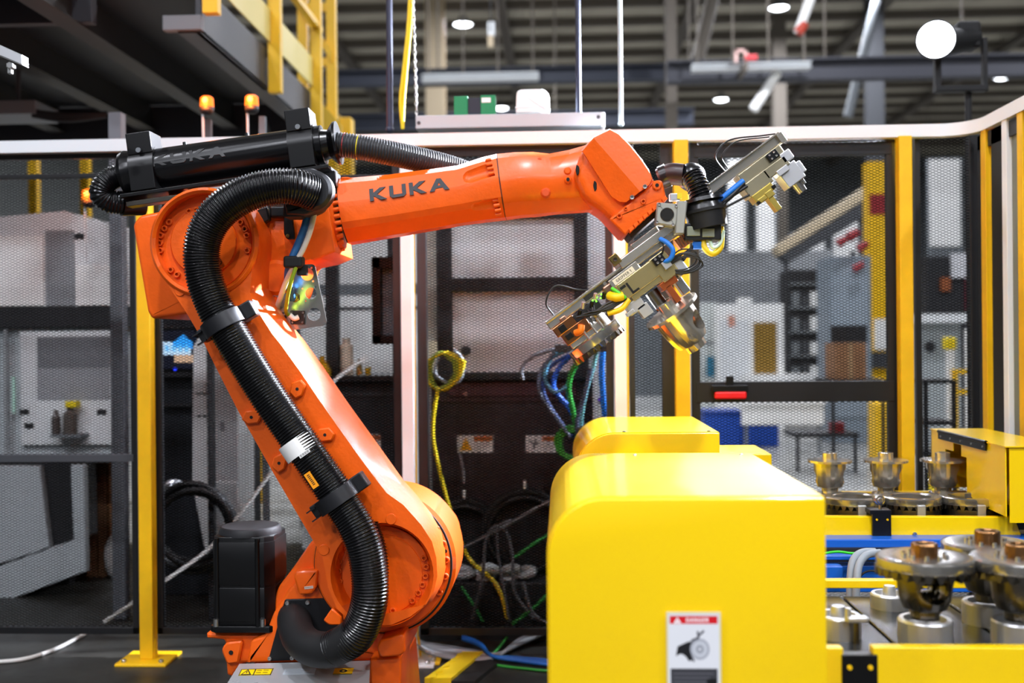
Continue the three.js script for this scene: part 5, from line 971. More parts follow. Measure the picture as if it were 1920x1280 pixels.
{
  const z = -5.7, t = thing('control_console', 'black operator console with a lit blue and white screen', 'console', [W(360, 900, z).x, 0, z]);
  obj('housing', fbx(296, 450, 570, z, .4, .01), mat('#1a1c22', .5), t);
  obj('screen_bezel', pbx(296, 372, 612, 698, z + .02, .03, .004), M.black, t);
  const sc = canvasMat(128, 128, (x, w, h) => { x.fillStyle = '#0b1020'; x.fillRect(0, 0, w, h); x.fillStyle = '#bfe4ff'; x.fillRect(8, 38, 104, 44); x.fillStyle = '#2aa0ff'; x.beginPath(); x.moveTo(44, 40); x.lineTo(84, 14); x.lineTo(118, 40); x.lineTo(118, 62); x.lineTo(44, 58); x.fill(); x.fillStyle = '#6cc4ff'; for (let k = 0; k < 4; k++) x.fillRect(16 + k * 24, 50, 14, 20); x.fillStyle = '#c9a88a'; x.fillRect(50, 82, 70, 26); });
  sc.emissiveMap = sc.map; sc.emissive = new THREE.Color(1, 1, 1); sc.emissiveIntensity = .8;
  printed('screen', W(334, 655, z + .023), X, Y, 66 * S(z), 72 * S(z), sc, t, .002);
  obj('shelf', pbx(296, 372, 698, 706, z + .06, .08), M.charcoal, t); obj('shelf', pbx(296, 360, 756, 762, z + .04, .05), M.charcoal, t); obj('lamp', disc(328, 692, 3, z + .025, .006, .001, 12), glow('#2038ff', 2), t);
  const tw = thing('grey_tower', 'pale grey sheet-metal tower between console and robot', 'cabinet', [W(405, 900, -5.45).x, 0, -5.45]);
  obj('body', ext([[362, 650, 2], [372, 632, 2], [446, 628, 2], [446, 1086], [394, 1086], [360, 905]], -5.45, .3, .004), M.greyLight, tw); obj('panel', pbx(392, 444, 650, 900, -5.445, .01, .002), M.grey, tw); obj('panel', pbx(392, 444, 905, 1080, -5.445, .01, .002), M.grey, tw); obj('latch', pbx(412, 420, 790, 806, -5.438, .01), M.greyMid, tw); obj('panel_joint', [pbx(366, 392, 736, 739, -5.4485, .003), pbx(366, 392, 778, 781, -5.4485, .003)], M.greyDark, tw);
  for (let k = 0; k < 6; k++) { const p = W(362 + rr(-5, 5), 986 + rr(-8, 8), -5.12 + k * .036), g = new THREE.TorusGeometry(rr(.17, .21), .016, 8, 44); tag(obj('cable_coil', g.translate(p.x, Math.max(p.y, .24), p.z)), 'loop of thick black cable hung up by the console', 'cable', 'black cable loops by the console').material = M.cableBlack; }
  const hk = thing('coil_hook', 'steel hook with tape that carries the black cable loops', 'hook', W(330, 912, -5.08)); obj('hook', [tubeP([[306, 915, -5.0], [318, 905, -5.0], [330, 904, -5.05], [350, 912, -5.1]], .014, 20, 8), pbx(304, 322, 908, 926, -4.99, .03, .006), pbx(362, 372, 910, 920, -5.02, .03, .004)], M.alu, hk);
  const rp = tag(obj('guide_rope', tubeP([[195, 1166, -4.75], [300, 1095, -4.8], [400, 1020, -4.9], [505, 890, -5.0], [620, 720, -5.05], [690, 668, -5.1]], .009, 60, 8), M.cableWhite), 'pale rope stretched diagonally behind the mesh', 'rope');
}
{ // bench with odds and ends, light screens behind
  const z = -5.35, t = thing('work_bench', 'dark work bench behind the white post with a slotted front', 'bench', [W(680, 900, z).x, 0, z]);
  const yt = W(680, 712, z).y;
  obj('bench_top', pbx(585, 752, 704, 716, z + .04, .5, .003), M.charcoal, t); obj('bench_front', fbx(590, 752, 716, z, .45, .004), mat('#1b1d22', .6), t); obj('trim', pbx(590, 752, 735, 742, z + .01, .012), M.greyDark, t);
  obj('upright', bx(W(607, 600, z).x, W(630, 600, z).x, yt, 2.0, z - .1, z - .04), M.charcoal, t);
  const put = (name, label, px, prof, m, k = -.06) => { const p = W(px, 706, z + k); p.y = W(680, 704, z + .04).y; const o = thing(name, label, 'container', p); obj('body', toCreasedNormals(clean(lat(prof, 24)), .5).translate(p.x, p.y, p.z), m, o); return o; };
  put('yellow_flask', 'squat yellow flask standing on the dark work bench', 604, [[.0001, 0], [.045, 0], [.046, .03], [.03, .06], [.014, .075], [.014, .1], [.0001, .1]], mat('#f0b90c', .4), .01);
  put('pale_can', 'tall pale can standing upright on the work bench', 650, [[.0001, 0], [.034, 0], [.034, .15], [.02, .16], [.02, .19], [.0001, .19]], mat('#c9b7a2', .5), -.1);
  put('yellow_cup', 'small yellow cup at the back of the work bench', 690, [[.0001, 0], [.014, 0], [.016, .04], [.0001, .04]], mat('#f0c414', .4), -.05);
  put('brass_nozzle', 'brass coloured nozzle standing on the work bench', 674, [[.0001, 0], [.02, 0], [.012, .05], [.006, .08], [.0001, .08]], M.brass, -.12);
  const b = thing('wall_cabinet', 'black framed glass-fronted box mounted beside the white post', 'cabinet', W(725, 560, -5.0));
  obj('frame', [pbx(697, 758, 481, 503, -4.95, .1, .003), pbx(697, 758, 628, 645, -4.95, .1, .003), pbx(697, 714, 481, 645, -4.95, .1, .003), pbx(748, 758, 481, 645, -4.95, .1, .003)], M.black, b); obj('back', pbx(708, 756, 490, 640, -5.0, .05), mat('#6a6f76', .4), b); obj('mount', pbx(726, 736, 430, 485, -4.98, .03), M.charcoal, b);
  obj('stand', [fbx(736, 748, 640, -5.0, .03)], M.charcoal, b);
  const s = thing('light_partition', 'pale partition wall with a darker stripe behind the work bench', 'partition', [W(680, 700, -7).x, 0, -7]);
  obj('sheet', fbx(560, 800, 440, -7, .05), mat('#eef0ee', .6), s); obj('rail', pbx(560, 800, 532, 552, -6.99, .04), M.greyMid, s); obj('rail', pbx(560, 800, 575, 580, -6.99, .03), M.greyDark, s);
}
{ // brown cabinet in the middle bay with light doors above it
  const z = -5.3, t = thing('process_cabinet', 'dark brown machine cabinet with warning labels and pale upper panels', 'cabinet', [W(960, 900, z).x, 0, z]);
  obj('lower_body', fbx(786, 1112, 700, z, .7, .006), M.maroon, t);
  obj('ledge', [pbx(786, 1112, 698, 712, z + .05, .1, .003)], M.charcoal, t); obj('band', pbx(840, 1080, 716, 742, z + .02, .03, .003), M.maroonRed, t); obj('band', pbx(800, 1112, 744, 752, z + .012, .02), mat('#3a2427', .5), t);
  obj('upright', [pbx(818, 846, 290, 700, z + .03, .08, .003)], mat('#242226', .6), t); obj('upright', [pbx(1076, 1102, 290, 700, z + .03, .08, .003)], mat('#242226', .6), t);
  obj('cross_piece', pbx(818, 1102, 520, 545, z + .032, .06, .003), mat('#242226', .6), t); obj('cross_piece', pbx(818, 1102, 388, 408, z + .032, .06, .003), mat('#242226', .6), t);
  obj('upper_panel', pbx(843, 1080, 405, 523, z, .03, .003), mat('#dfe4e8', .5), t); obj('middle_panel', pbx(843, 1080, 543, 702, z - .01, .03, .003), mat('#dcd8da', .55), t);
  obj('top_box', pbx(800, 1110, 292, 388, z - .02, .6, .004), mat('#33353a', .6), t);
  obj('side_panel', pbx(1100, 1136, 400, 700, z - .01, .3, .003), mat('#e2e8ee', .5), t); obj('side_panel', pbx(790, 820, 420, 640, z - .04, .03), mat('#b3b0a6', .6), t);
  obj('knob', disc(873, 657, 9, z + .01, .03, .003, 20), M.greyDark, t); obj('lug', disc(873, 738, 3.5, z + .022, .006, .001, 12), mat('#c98a80', .5), t);
  obj('side_box', pbx(1112, 1146, 700, 800, z + .06, .2, .003), M.greyLight, t); obj('lamp', disc(1126, 749, 5, z + .07, .01, .002, 16), mat('#7d45d8', .3), t);
  const lab = k => canvasMat(160, 80, (x, w, h) => { x.fillStyle = '#d9d2ce'; x.fillRect(0, 0, w, h); x.fillStyle = '#c8641c'; x.fillRect(74, 4, 82, 24); x.fillStyle = '#3a2416'; x.font = 'bold 17px sans-serif'; x.fillText('WARNING', 78, 22); x.fillStyle = '#8a8482'; for (let i = 0; i < 4; i++) x.fillRect(78, 36 + i * 10, 68 - i * 9, 3); if (k) { x.fillStyle = '#e3a008'; x.beginPath(); x.moveTo(38, 8); x.lineTo(66, 70); x.lineTo(10, 70); x.closePath(); x.fill(); x.fillStyle = '#3a2a10'; x.fillRect(36, 32, 4, 20); x.fillRect(36, 57, 4, 4); } else { x.strokeStyle = '#2a2422'; x.lineWidth = 9; x.beginPath(); x.moveTo(16, 24); x.lineTo(40, 44); x.lineTo(46, 14); x.moveTo(40, 44); x.lineTo(62, 34); x.moveTo(40, 44); x.lineTo(36, 66); x.stroke(); } });
  printed('warning_label', W(891, 832, z + .001), X, Y, 67 * S(z), 32 * S(z), lab(true), t); printed('warning_label', W(1019, 832, z + .001), X, Y, 67 * S(z), 32 * S(z), lab(false), t); printed('warning_label', W(694, 830, -5.349), X, Y, 40 * S(z), 32 * S(z), lab(false), t);
  // reels leaning on the cabinet
  for (const [px, py, r, label] of [[872, 965, .17, 'smaller black cable reel leaning against the brown cabinet'], [985, 968, .2, 'larger black cable reel leaning against the brown cabinet']]) {
    const c = W(px, py, z + (r < .19 ? .1 : .2)), e = thing('cable_reel', label, 'reel', [c.x, 0, c.z]); c.y = r + .02 + .22;
    obj('rim', new THREE.TorusGeometry(r, .02, 10, 56).translate(c.x, c.y, c.z), M.blackMatte, e); obj('rim', new THREE.TorusGeometry(r * .88, .014, 8, 56).translate(c.x, c.y, c.z + .03), M.cableBlack, e); obj('hub', [cylAB(new V3(c.x, c.y, c.z - .06), new V3(c.x, c.y, c.z + .0), r * .96, r * .96, 40)], mat('#19171a', .7), e);
    obj('foot', bx(c.x - .08, c.x + .08, 0, .24, c.z - .06, c.z + .02), M.charcoal, e); const hkp = new V3(c.x, c.y + r + .02, c.z + .03); obj('tie', cylAB(hkp, hkp.clone().add(new V3(0, .04, 0)), .008, .008, 8), M.white2, e);
  }
  for (let k = 0; k < 11; k++) { const p = W(868 + (k * 41) % 160 + rr(-6, 6), 1066 + (k % 3) * 11, -4.98 + rr(-.04, .04)); const g = new THREE.IcosahedronGeometry(rr(.028, .045), 1).scale(1.3, .6, .8).rotateZ(rr(-.3, .3)); tag(obj('packing_scrap', g.translate(p.x, p.y, p.z)), 'crumpled pale packing scrap on the low kerb of the brown cabinet', 'scrap', 'packing scraps').material = M.grey; }
  const kb = thing('low_kerb', 'dark low kerb in front of the brown cabinet holding scraps', 'kerb', [W(940, 1120, -5).x, 0, -5]); obj('block', [fbx(840, 1060, 1092, -4.9, .25, .01)], M.charcoal, kb); obj('front', fbx(786, 1100, 1120, -4.85, .03), M.blackMatte, kb);
}
{ // cables hanging and lying in the middle bay
  const hang = (name, label, pts, r, m, group) => tag(obj(name, tubeP(pts, r, 70, 8), m), label, 'cable', group);
  const z = -4.92;
  for (let k = 0; k < 4; k++) { const dx = rr(-5, 5), dy = rr(-5, 5), w = [34, 30, 26, 22][k]; hang('coiled_cable', k < 2 ? 'bright yellow cable loop hung on the dark upright' : 'olive green cable loop hung on the dark upright', [[832 + w + dx, 672 + dy, z], [832 + w * .9, 705, z], [826 + dx, 730, z], [832 - w, 712, z], [832 - w, 680 + dy, z], [832 + dx, 662, z], [832 + w + dx, 678, z]], .0095, k < 2 ? M.cableYellow : mat('#8d9a26', .5), k < 2 ? 'yellow cable loops' : 'olive cable loops'); }
  hang('hanging_cable', 'long yellow cable dropping from its coil to the floor', [[822, 728, z], [814, 770, z], [812, 820, z], [826, 890, z], [842, 950, z], [862, 1010, z], [882, 1050, z], [930, 1095, z + .06], [950, 1150, z + .1]], .009, M.cableYellow);
  hang('hanging_cable', 'grey cable looped beside the yellow coil', [[850, 655, z], [866, 672, z], [866, 705, z], [850, 720, z], [816, 700, z], [826, 660, z]], .007, M.cableGrey);
  hang('hanging_cable', 'white cable hanging straight down the dark upright', [[806, 700, z], [806, 820, z], [808, 940, z], [806, 1040, z]], .007, M.cableGrey);
  const fan = [['dark blue cable fanning out under the ring gear', '#27407c', [[1075, 660], [1030, 690], [1018, 730], [1050, 790], [1085, 830]], .009], ['bright blue cable curving beneath the ring gear', '#2b6be0', [[1085, 655], [1048, 690], [1038, 725], [1070, 770], [1098, 840]], .011], ['thick green cable curving down beside the blue ones', '#2a9a36', [[1100, 665], [1076, 690], [1066, 725], [1074, 770], [1086, 840], [1080, 880]], .013], ['light blue cable bundled under the ring gear', '#5f9ab8', [[1070, 655], [1035, 670], [1022, 710], [1040, 735], [1062, 725]], .009], ['grey cable arching from the ledge to the bundle', '#6d7078', [[980, 712], [978, 690], [1000, 668], [1040, 655], [1080, 650]], .008], ['pale teal cable bundled behind the ring gear', '#6fb0b4', [[1120, 650], [1112, 690], [1100, 730], [1090, 790], [1092, 850]], .009], ['slate cable running down to the green loops', '#4c5368', [[1108, 690], [1096, 740], [1082, 790], [1090, 860]], .01], ['grey-blue cable drooping behind the bundle', '#5a6478', [[1040, 660], [1012, 700], [1012, 735], [1040, 780], [1070, 820]], .008]];
  fan.forEach(([label, c, pts, r], i) => hang('hanging_cable', label, pts.map(p => [p[0], p[1], z + i * .016]), r, mat(c, .5)));
  hang('hanging_cable', 'vivid blue hose hanging beside the white post', [[1132, 640, z + .04], [1128, 690, z + .04], [1132, 760, z + .04], [1140, 820, z + .04], [1142, 900, z + .04]], .013, M.cableBlue);
  for (let k = 0; k < 3; k++) hang('green_loop', 'green cable loop by the rounded edge of the rear cover', [[1092 + k * 4, 806 + k * 5, z + .08], [1066 + k * 5, 800 + k * 4, z + .08], [1042 + k * 6, 820, z + .08], [1050 + k * 4, 850, z + .08], [1082, 862 - k * 4, z + .08], [1104, 838, z + .08], [1092, 808, z + .08]], .007, mat('#3c9a34', .5), 'green cable loops');
  const low = [['#6a6a6c', [[862, 1030], [920, 1000], [950, 985], [1040, 935], [1080, 925]], .008, 'grey hose sagging across the black reels'], ['#5d5d60', [[1000, 1160], [965, 1110], [960, 1040], [950, 1000], [930, 985], [912, 1010], [905, 1080], [885, 1160]], .007, 'grey hose drooping in a tall loop before the reels'], ['#555558', [[955, 1165], [942, 1090], [932, 1020], [935, 985], [960, 975]], .006, 'thin grey hose falling between the two reels'], ['#2f9440', [[965, 1045], [1000, 1020], [1030, 1000], [1055, 970]], .007, 'green hose rising toward the big yellow cover'], ['#2f9440', [[865, 1100], [885, 1130], [905, 1165]], .006, 'short green hose at the foot of the smaller reel'], ['#3aa046', [[960, 1170], [1000, 1140], [1040, 1100], [1060, 1080]], .007, 'green hose slanting low before the larger reel'], ['#c9a81c', [[925, 1090], [940, 1120], [950, 1160]], .006, 'short yellow hose low before the reels'], ['#6a6a6e', [[980, 1090], [1000, 1150], [1040, 1170], [1060, 1140]], .007, 'grey hose curling low near the yellow cover'], ['#8a8a8e', [[862, 850], [868, 880], [870, 905]], .006, 'short white lead hanging under the triangle label']];
  low.forEach(([c, pts, r, label], i) => hang('floor_hose', label, pts.map(p => [p[0], p[1], -4.78 + (i % 4) * .03]), r, mat(c, .55)));
  // floor cables in front of the fence
  const fl = (pts, r, m, label, group) => tag(obj('floor_cable', tube(pts.map(([x, y, h]) => WH(x, y, (h || 0) + r)), r, 60, 8), m), label, 'cable', group);
  for (let k = 0; k < 6; k++) fl([[768, 1190 + k * 2, .02 * k], [800, 1206 + k * 3, .02], [850, 1214 + k * 4, .015], [900, 1222 + k * 3, .01], [930, 1226 + k, .01], [980, 1205 - k * 2, .02], [1020, 1188 - k, .03]], .008, k % 3 ? M.cableGrey : mat('#6f767d', .5), 'grey cable lying on the floor below the fence', 'grey floor cables');
  for (let k = 0; k < 3; k++) fl([[868, 1192 + k * 3, .03], [900, 1206 + k * 2, .03], [925, 1230, .02], [970, 1232 + k * 3, .01], [1030, 1238 + k * 4, .005]], .008, M.cableBlue, 'blue cable lying on the floor below the fence', 'blue floor cables');
  fl([[950, 1195, .02], [930, 1220, .01], [910, 1240, 0], [1000, 1255, 0], [1040, 1258, 0]], .006, M.cableGreen, 'thin green cable on the floor beside the cable ramp');
  fl([[-40, 1242, 0], [40, 1236, 0], [100, 1218, 0], [160, 1188, 0]], .009, M.cableWhite, 'white cable lying on the concrete beside the yellow post');
  // yellow and black cable ramp
  const ramp = thing('cable_ramp', 'yellow and black striped rubber cable ramp on the concrete', 'ramp', WH(870, 1262, 0));
  const r3 = (a, m, h, name) => obj(name, hull([...a.map(p => WH(p[0], p[1], 0)), ...a.map(p => { const q = WH(p[0], p[1], 0); q.y = h; return q; })]), m, ramp);
  r3([[868, 1234], [906, 1234], [846, 1285], [796, 1285]], M.cableYellow, .03, 'lid'); r3([[906, 1234], [932, 1250], [890, 1285], [846, 1285]], M.blackMatte, .018, 'flank');
  for (let k = 0; k < 5; k++) { const x = 862 - k * 12, y = 1240 + k * 10; r3([[x - 4, y], [x + 6, y - 3], [x + 4, y + 4], [x - 8, y + 6]], M.cableYellow, .034, 'grip_bar'); }
}
{ const t = thing('cable_hanger', 'steel arm on the brown cabinet from which the cable bundle hangs', 'bracket', W(1095, 652, -5.2)); obj('arm', [pbx(1040, 1140, 645, 660, -4.8, .04, .004)], M.greyDark, t); obj('arm', pbx(1090, 1102, 645, 660, -4.82, .49, .003), M.greyDark, t);
  const h = thing('loop_hook', 'dark hook on the cabinet side that holds the green loops', 'bracket', W(1085, 806, -5.2)); obj('peg', pbx(1084, 1098, 800, 812, -4.8, .5, .003), M.greyDark, h); }
// ================================================================ open hall beyond the gate
const onFloor = (py) => WH(1400, py, 0).z;
function hallBox(name, label, cat, px0, px1, py0, z, t, m, extra) { const o = thing(name, label, cat, [W((px0 + px1) / 2, 700, z).x, 0, z]); obj('body', fbx(px0, px1, py0, z, t, .01), m, o); if (extra) extra(o, z); return o; }
{
  hallBox('white_machine', 'white machine cabinet with an amber sliding door beyond the gate', 'machine', 1345, 1468, 570, -16, 1.2, M.white2, (o, z) => { obj('amber_door', pbx(1414, 1456, 605, 708, z + .03, .04), M.amberDoor, o); obj('side_panel', pbx(1352, 1404, 600, 712, z + .02, .04), M.greyLight, o); obj('badge', pbx(1366, 1378, 592, 612, z + .03, .02), mat('#c98a70', .5), o); obj('ledge', pbx(1400, 1545, 702, 714, z + .3, .3), M.white2, o); obj('cap', pbx(1388, 1410, 558, 572, z, .3), M.white2, o); });
  hallBox('white_cabinet', 'lower white cabinet with a teal canister beside the amber door machine', 'cabinet', 1306, 1343, 568, -16.4, 1, mat('#c9cecb', .6), (o, z) => { obj('shelf_gap', pbx(1310, 1340, 640, 645, z + .02, .03), M.greyMid, o); obj('canister', cylAB(W(1332, 706, z + .2), W(1332, 668, z + .2), .06, .06, 20), mat('#1d6a86', .5), o); });
  hallBox('dark_rack', 'tall dark storage rack packed with small parts', 'rack', 1480, 1556, 505, -18, .8, M.charcoal, (o, z) => { for (const y of [530, 575, 620, 665]) obj('shelf', pbx(1482, 1558, y, y + 4, z + .08, .08), M.greyMid, o); for (let k = 0; k < 16; k++) { const x = 1486 + (k % 4) * 17, y = 532 + (k >> 2) * 45; obj('bin', pbx(x, x + 13, y + 14 + rr(0, 10), y + 42, z + .07, .06, .004), [M.greyMid, mat('#7d5648', .6), M.greyLight, M.greyDark][(k * 7) % 4], o); } });
  hallBox('grey_panel_cabinet', 'blue-grey switch cabinet in front of the yellow column', 'cabinet', 1556, 1632, 480, -14, .7, mat('#7f8a94', .55), (o, z) => { obj('door', pbx(1560, 1628, 490, 780, z + .02, .03), mat('#8a959f', .55), o); });
  const z2 = -10.5, cb = W(1595, 711, z2);
  const cart = thing('parts_cart', 'black parts cart carrying a cardboard carton', 'cart', [cb.x, 0, z2]); obj('tray', pbx(1556, 1660, 711, 722, z2 + .1, .6, .004), M.blackMatte, cart); for (const x of [1560, 1654]) for (const d of [0, .5]) obj('leg', fbx(x, x + 5, 720, z2 + .08 - d, .04), M.blackMatte, cart); obj('back_rail', pbx(1560, 1625, 610, 642, z2 - .4, .04), M.charcoal, cart);
  const bxm = thing('cardboard_box', 'brown cardboard carton on the black parts cart', 'carton', [cb.x, W(1595, 711, z2 + .1).y, z2]); obj('carton', pbx(1567, 1624, 643, 710.5, z2 + .05, .4, .004), M.card, bxm); obj('tape', pbx(1592, 1598, 643, 710, z2 + .0515, .002), mat('#a88a66', .4), bxm);
  // yellow column with red band and placard
  const zc = -17, cx = W(1650, 700, zc).x, cw = 18 * S(zc);
  const col = thing('yellow_column', 'yellow painted building column with a red band and white placard', 'column', [cx, 0, zc]);
  obj('shaft', [bx(cx - cw, cx + cw, 0, W(1650, 302, zc).y, zc - .3, zc)], M.postYellow, col); obj('red_band', pbx(1631, 1668, 364, 402, zc + .01, .02), M.redDull, col); obj('placard', pbx(1640, 1668, 598, 655, zc + .02, .02), M.white2, col); obj('grey_band', pbx(1632, 1668, 660, 690, zc + .1, .1), M.greyDark, col);
  // blue bins and white table
  const zb = -13.6; for (const [a, b, y, lab] of [[1322, 1390, 772, 'larger blue plastic bin on the hall floor beyond the gate'], [1392, 1460, 792, 'lower blue plastic bin half under the white table']]) { const o = thing('blue_bin', lab, 'bin', [W((a + b) / 2, 800, zb).x, 0, zb]); obj('tub', fbx(a, b, y, zb, .5, .02), M.blueBin, o); obj('rim', pbx(a - 2, b + 2, y - 2, y + 3, zb + .02, .54, .006), mat('#123a8c', .6), o); }
  const zt = -12.6, wt = thing('white_table', 'long white covered table behind the gate bar', 'table', [W(1465, 800, zt).x, 0, zt]); obj('apron', pbx(1392, 1543, 756, 796, zt, .03, .004), M.white2, wt); obj('top', pbx(1388, 1547, 752, 758, zt + .03, .7, .004), M.white2, wt); for (const x of [1396, 1534]) { obj('leg', fbx(x, x + 6, 790, zt - .02, .04), M.greyMid, wt); obj('leg', fbx(x, x + 6, 790, zt - .6, .04), M.greyMid, wt); }
  const st = thing('black_stool', 'low black cart with a red part near the white table', 'cart', [W(1560, 830, -11).x, 0, -11]); obj('deck', pbx(1490, 1610, 812, 820, -11, .5, .004), M.charcoal, st); for (const x of [1494, 1602]) obj('leg', fbx(x, x + 5, 818, -11.02, .05), M.charcoal, st); obj('red_part', pbx(1558, 1584, 792, 812, -11.1, .1, .01), M.redDull, st);
  const yb = thing('yellow_block', 'yellow crash guard at the foot of the yellow column', 'guard', [W(1660, 780, -12).x, 0, -12]); obj('block', [fbx(1642, 1680, 756, -12, .3, .01)], M.railYellow, yb);
  // inclined chute
  const ch = thing('inclined_chute', 'pale inclined conveyor chute climbing beyond the gate', 'conveyor', [W(1540, 500, -19.8).x, 0, -19.8]);
  obj('belt', ext([[1455, 462], [1632, 344], [1632, 366], [1462, 478]], -19.8, .5, .004), mat('#b9a98d', .6), ch); obj('skirt', ext([[1462, 478], [1632, 366], [1632, 400], [1480, 492]], -19.82, .45, .004), M.greyDark, ch); obj('leg', fbx(1610, 1618, 380, -19.9, .06), M.greyDark, ch); obj('leg', fbx(1470, 1478, 480, -19.9, .06), M.greyDark, ch);
  const rp = thing('red_pump', 'cluster of red pipe fittings above the blue-grey cabinet', 'pipework', [W(1600, 470, -13.5).x, W(1600, 480, -14).y, -13.8]); obj('stand', fbx(1596, 1604, 470, -14.2, .05, 0, W(1600, 480, -14).y), M.greyDark, rp); for (const [x, y, r] of [[1580, 452, .06], [1600, 440, .07], [1618, 462, .06], [1610, 500, .05]]) obj('fitting', cylAB(W(x - 9, y + 5, -13.8), W(x + 9, y - 6, -13.8), r, r * .7, 14), M.redDull, rp);
  // tall pale panels far behind, standing in for bright hall windows
  const zw = -27.5; let i = 0; for (const [a, b, y0, y1] of [[1316, 1352, 420, 560], [1366, 1398, 300, 530], [1420, 1452, 330, 520], [1486, 1545, 440, 545], [1180, 1262, 560, 860], [1565, 1640, 400, 500], [1745, 1800, 300, 460]]) { const w = thing('window_panel', ['milky', 'bright', 'narrow milky', 'wide milky', 'dim grey', 'hazy', 'bluish'][i] + ' pale panel standing in for a far window', 'panel', [W((a + b) / 2, 600, zw + i * .4).x, 0, zw + i * .4]); const zz = zw + i * .4; obj('sheet', pbx(a, b, y0, y1, zz, .05), i === 4 ? M.greyMid : M.white2, w); obj('frame', fbx(a - 4, b + 4, y0 - 4, zz - .06, .1), i === 4 ? M.greyDark : M.greyMid, w); i++; }
  const dk = thing('dark_machine_row', 'long dark machine row across the far aisle', 'machine', [W(1450, 600, -22).x, 0, -22]); obj('body', fbx(1280, 1840, 520, -22, 2, .02), mat('#777a7e', .6), dk); obj('upper', fbx(1300, 1560, 470, -22.6, 1.2, .02), mat('#94979a', .6), dk);
  // bay beside the last yellow post
  hallBox('grey_booth', 'pale grey booth seen beside the outer yellow post', 'booth', 1728, 1800, 590, -13, 1, mat('#9aa1a3', .6), (o, z) => { obj('port', disc(1744, 650, 10, z + .02, .03, .004, 20), M.charcoal, o); obj('counter', pbx(1728, 1830, 588, 604, z + .2, .4), M.greyLight, o); });
  hallBox('dark_shelf', 'dark shelf unit holding red and orange boxes above the booth', 'shelf', 1740, 1828, 480, -15, .8, M.charcoal, (o, z) => { obj('box', pbx(1765, 1782, 520, 545, z + .05, .05), mat('#8a4a24', .6), o); obj('box', pbx(1785, 1820, 475, 520, z + .05, .05), mat('#c9c9cc', .6), o); obj('box', pbx(1812, 1826, 490, 580, z + .05, .05), mat('#6a1a2c', .6), o); });
  const hy = thing('yellow_bollard', 'yellow capped bollard lamp standing beside the grey booth', 'bollard', [W(1783, 780, -10).x, 0, -10]); obj('shaft', fbx(1777, 1790, 650, -10, .06, .004), M.white2, hy); obj('cap', pbx(1773, 1794, 632, 655, -9.98, .1, .02), M.cableYellow, hy);
  const yr = thing('yellow_rack', 'yellow guard frame standing beside the white door', 'guard', [W(1810, 760, -9.6).x, 0, -9.6]); obj('upright', fbx(1787, 1796, 692, -9.6, .04), M.railYellow, yr); obj('upright', fbx(1822, 1830, 692, -9.6, .04), M.railYellow, yr); for (const y of [692, 730]) obj('rail', pbx(1787, 1830, y, y + 9, -9.59, .04), M.railYellow, yr);
  hallBox('white_door_leaf', 'bright white door leaf at the edge of the outer bay', 'door', 1812, 1832, 617, -11, .06, M.white2);
  const cn = thing('yellow_cone', 'yellow safety cone on the floor behind the outer post', 'cone', [W(1752, 780, -9).x, 0, -9]); { const p = W(1752, 770, -9); obj('cone', lat([[.0001, .5], [.02, .5], [.1, .03], [.13, .03], [.13, 0], [.0001, 0]], 24).translate(p.x, 0, p.z), M.cableYellow, cn); obj('collar', lat([[.052, .32], [.064, .24], [.066, .24], [.054, .32]], 24).translate(p.x, 0, p.z), M.white2, cn); }
  const rk = thing('black_trolley', 'black tubular trolley behind the outer fence panel', 'trolley', [W(1765, 800, -7.5).x, 0, -7.5]); for (const x of [1733, 1786]) obj('upright', fbx(x, x + 7, 712, -7.5, .03), M.blackMatte, rk); for (const y of [712, 790, 850]) obj('tier', pbx(1733, 1793, y, y + 7, -7.49, .35), M.blackMatte, rk);
}
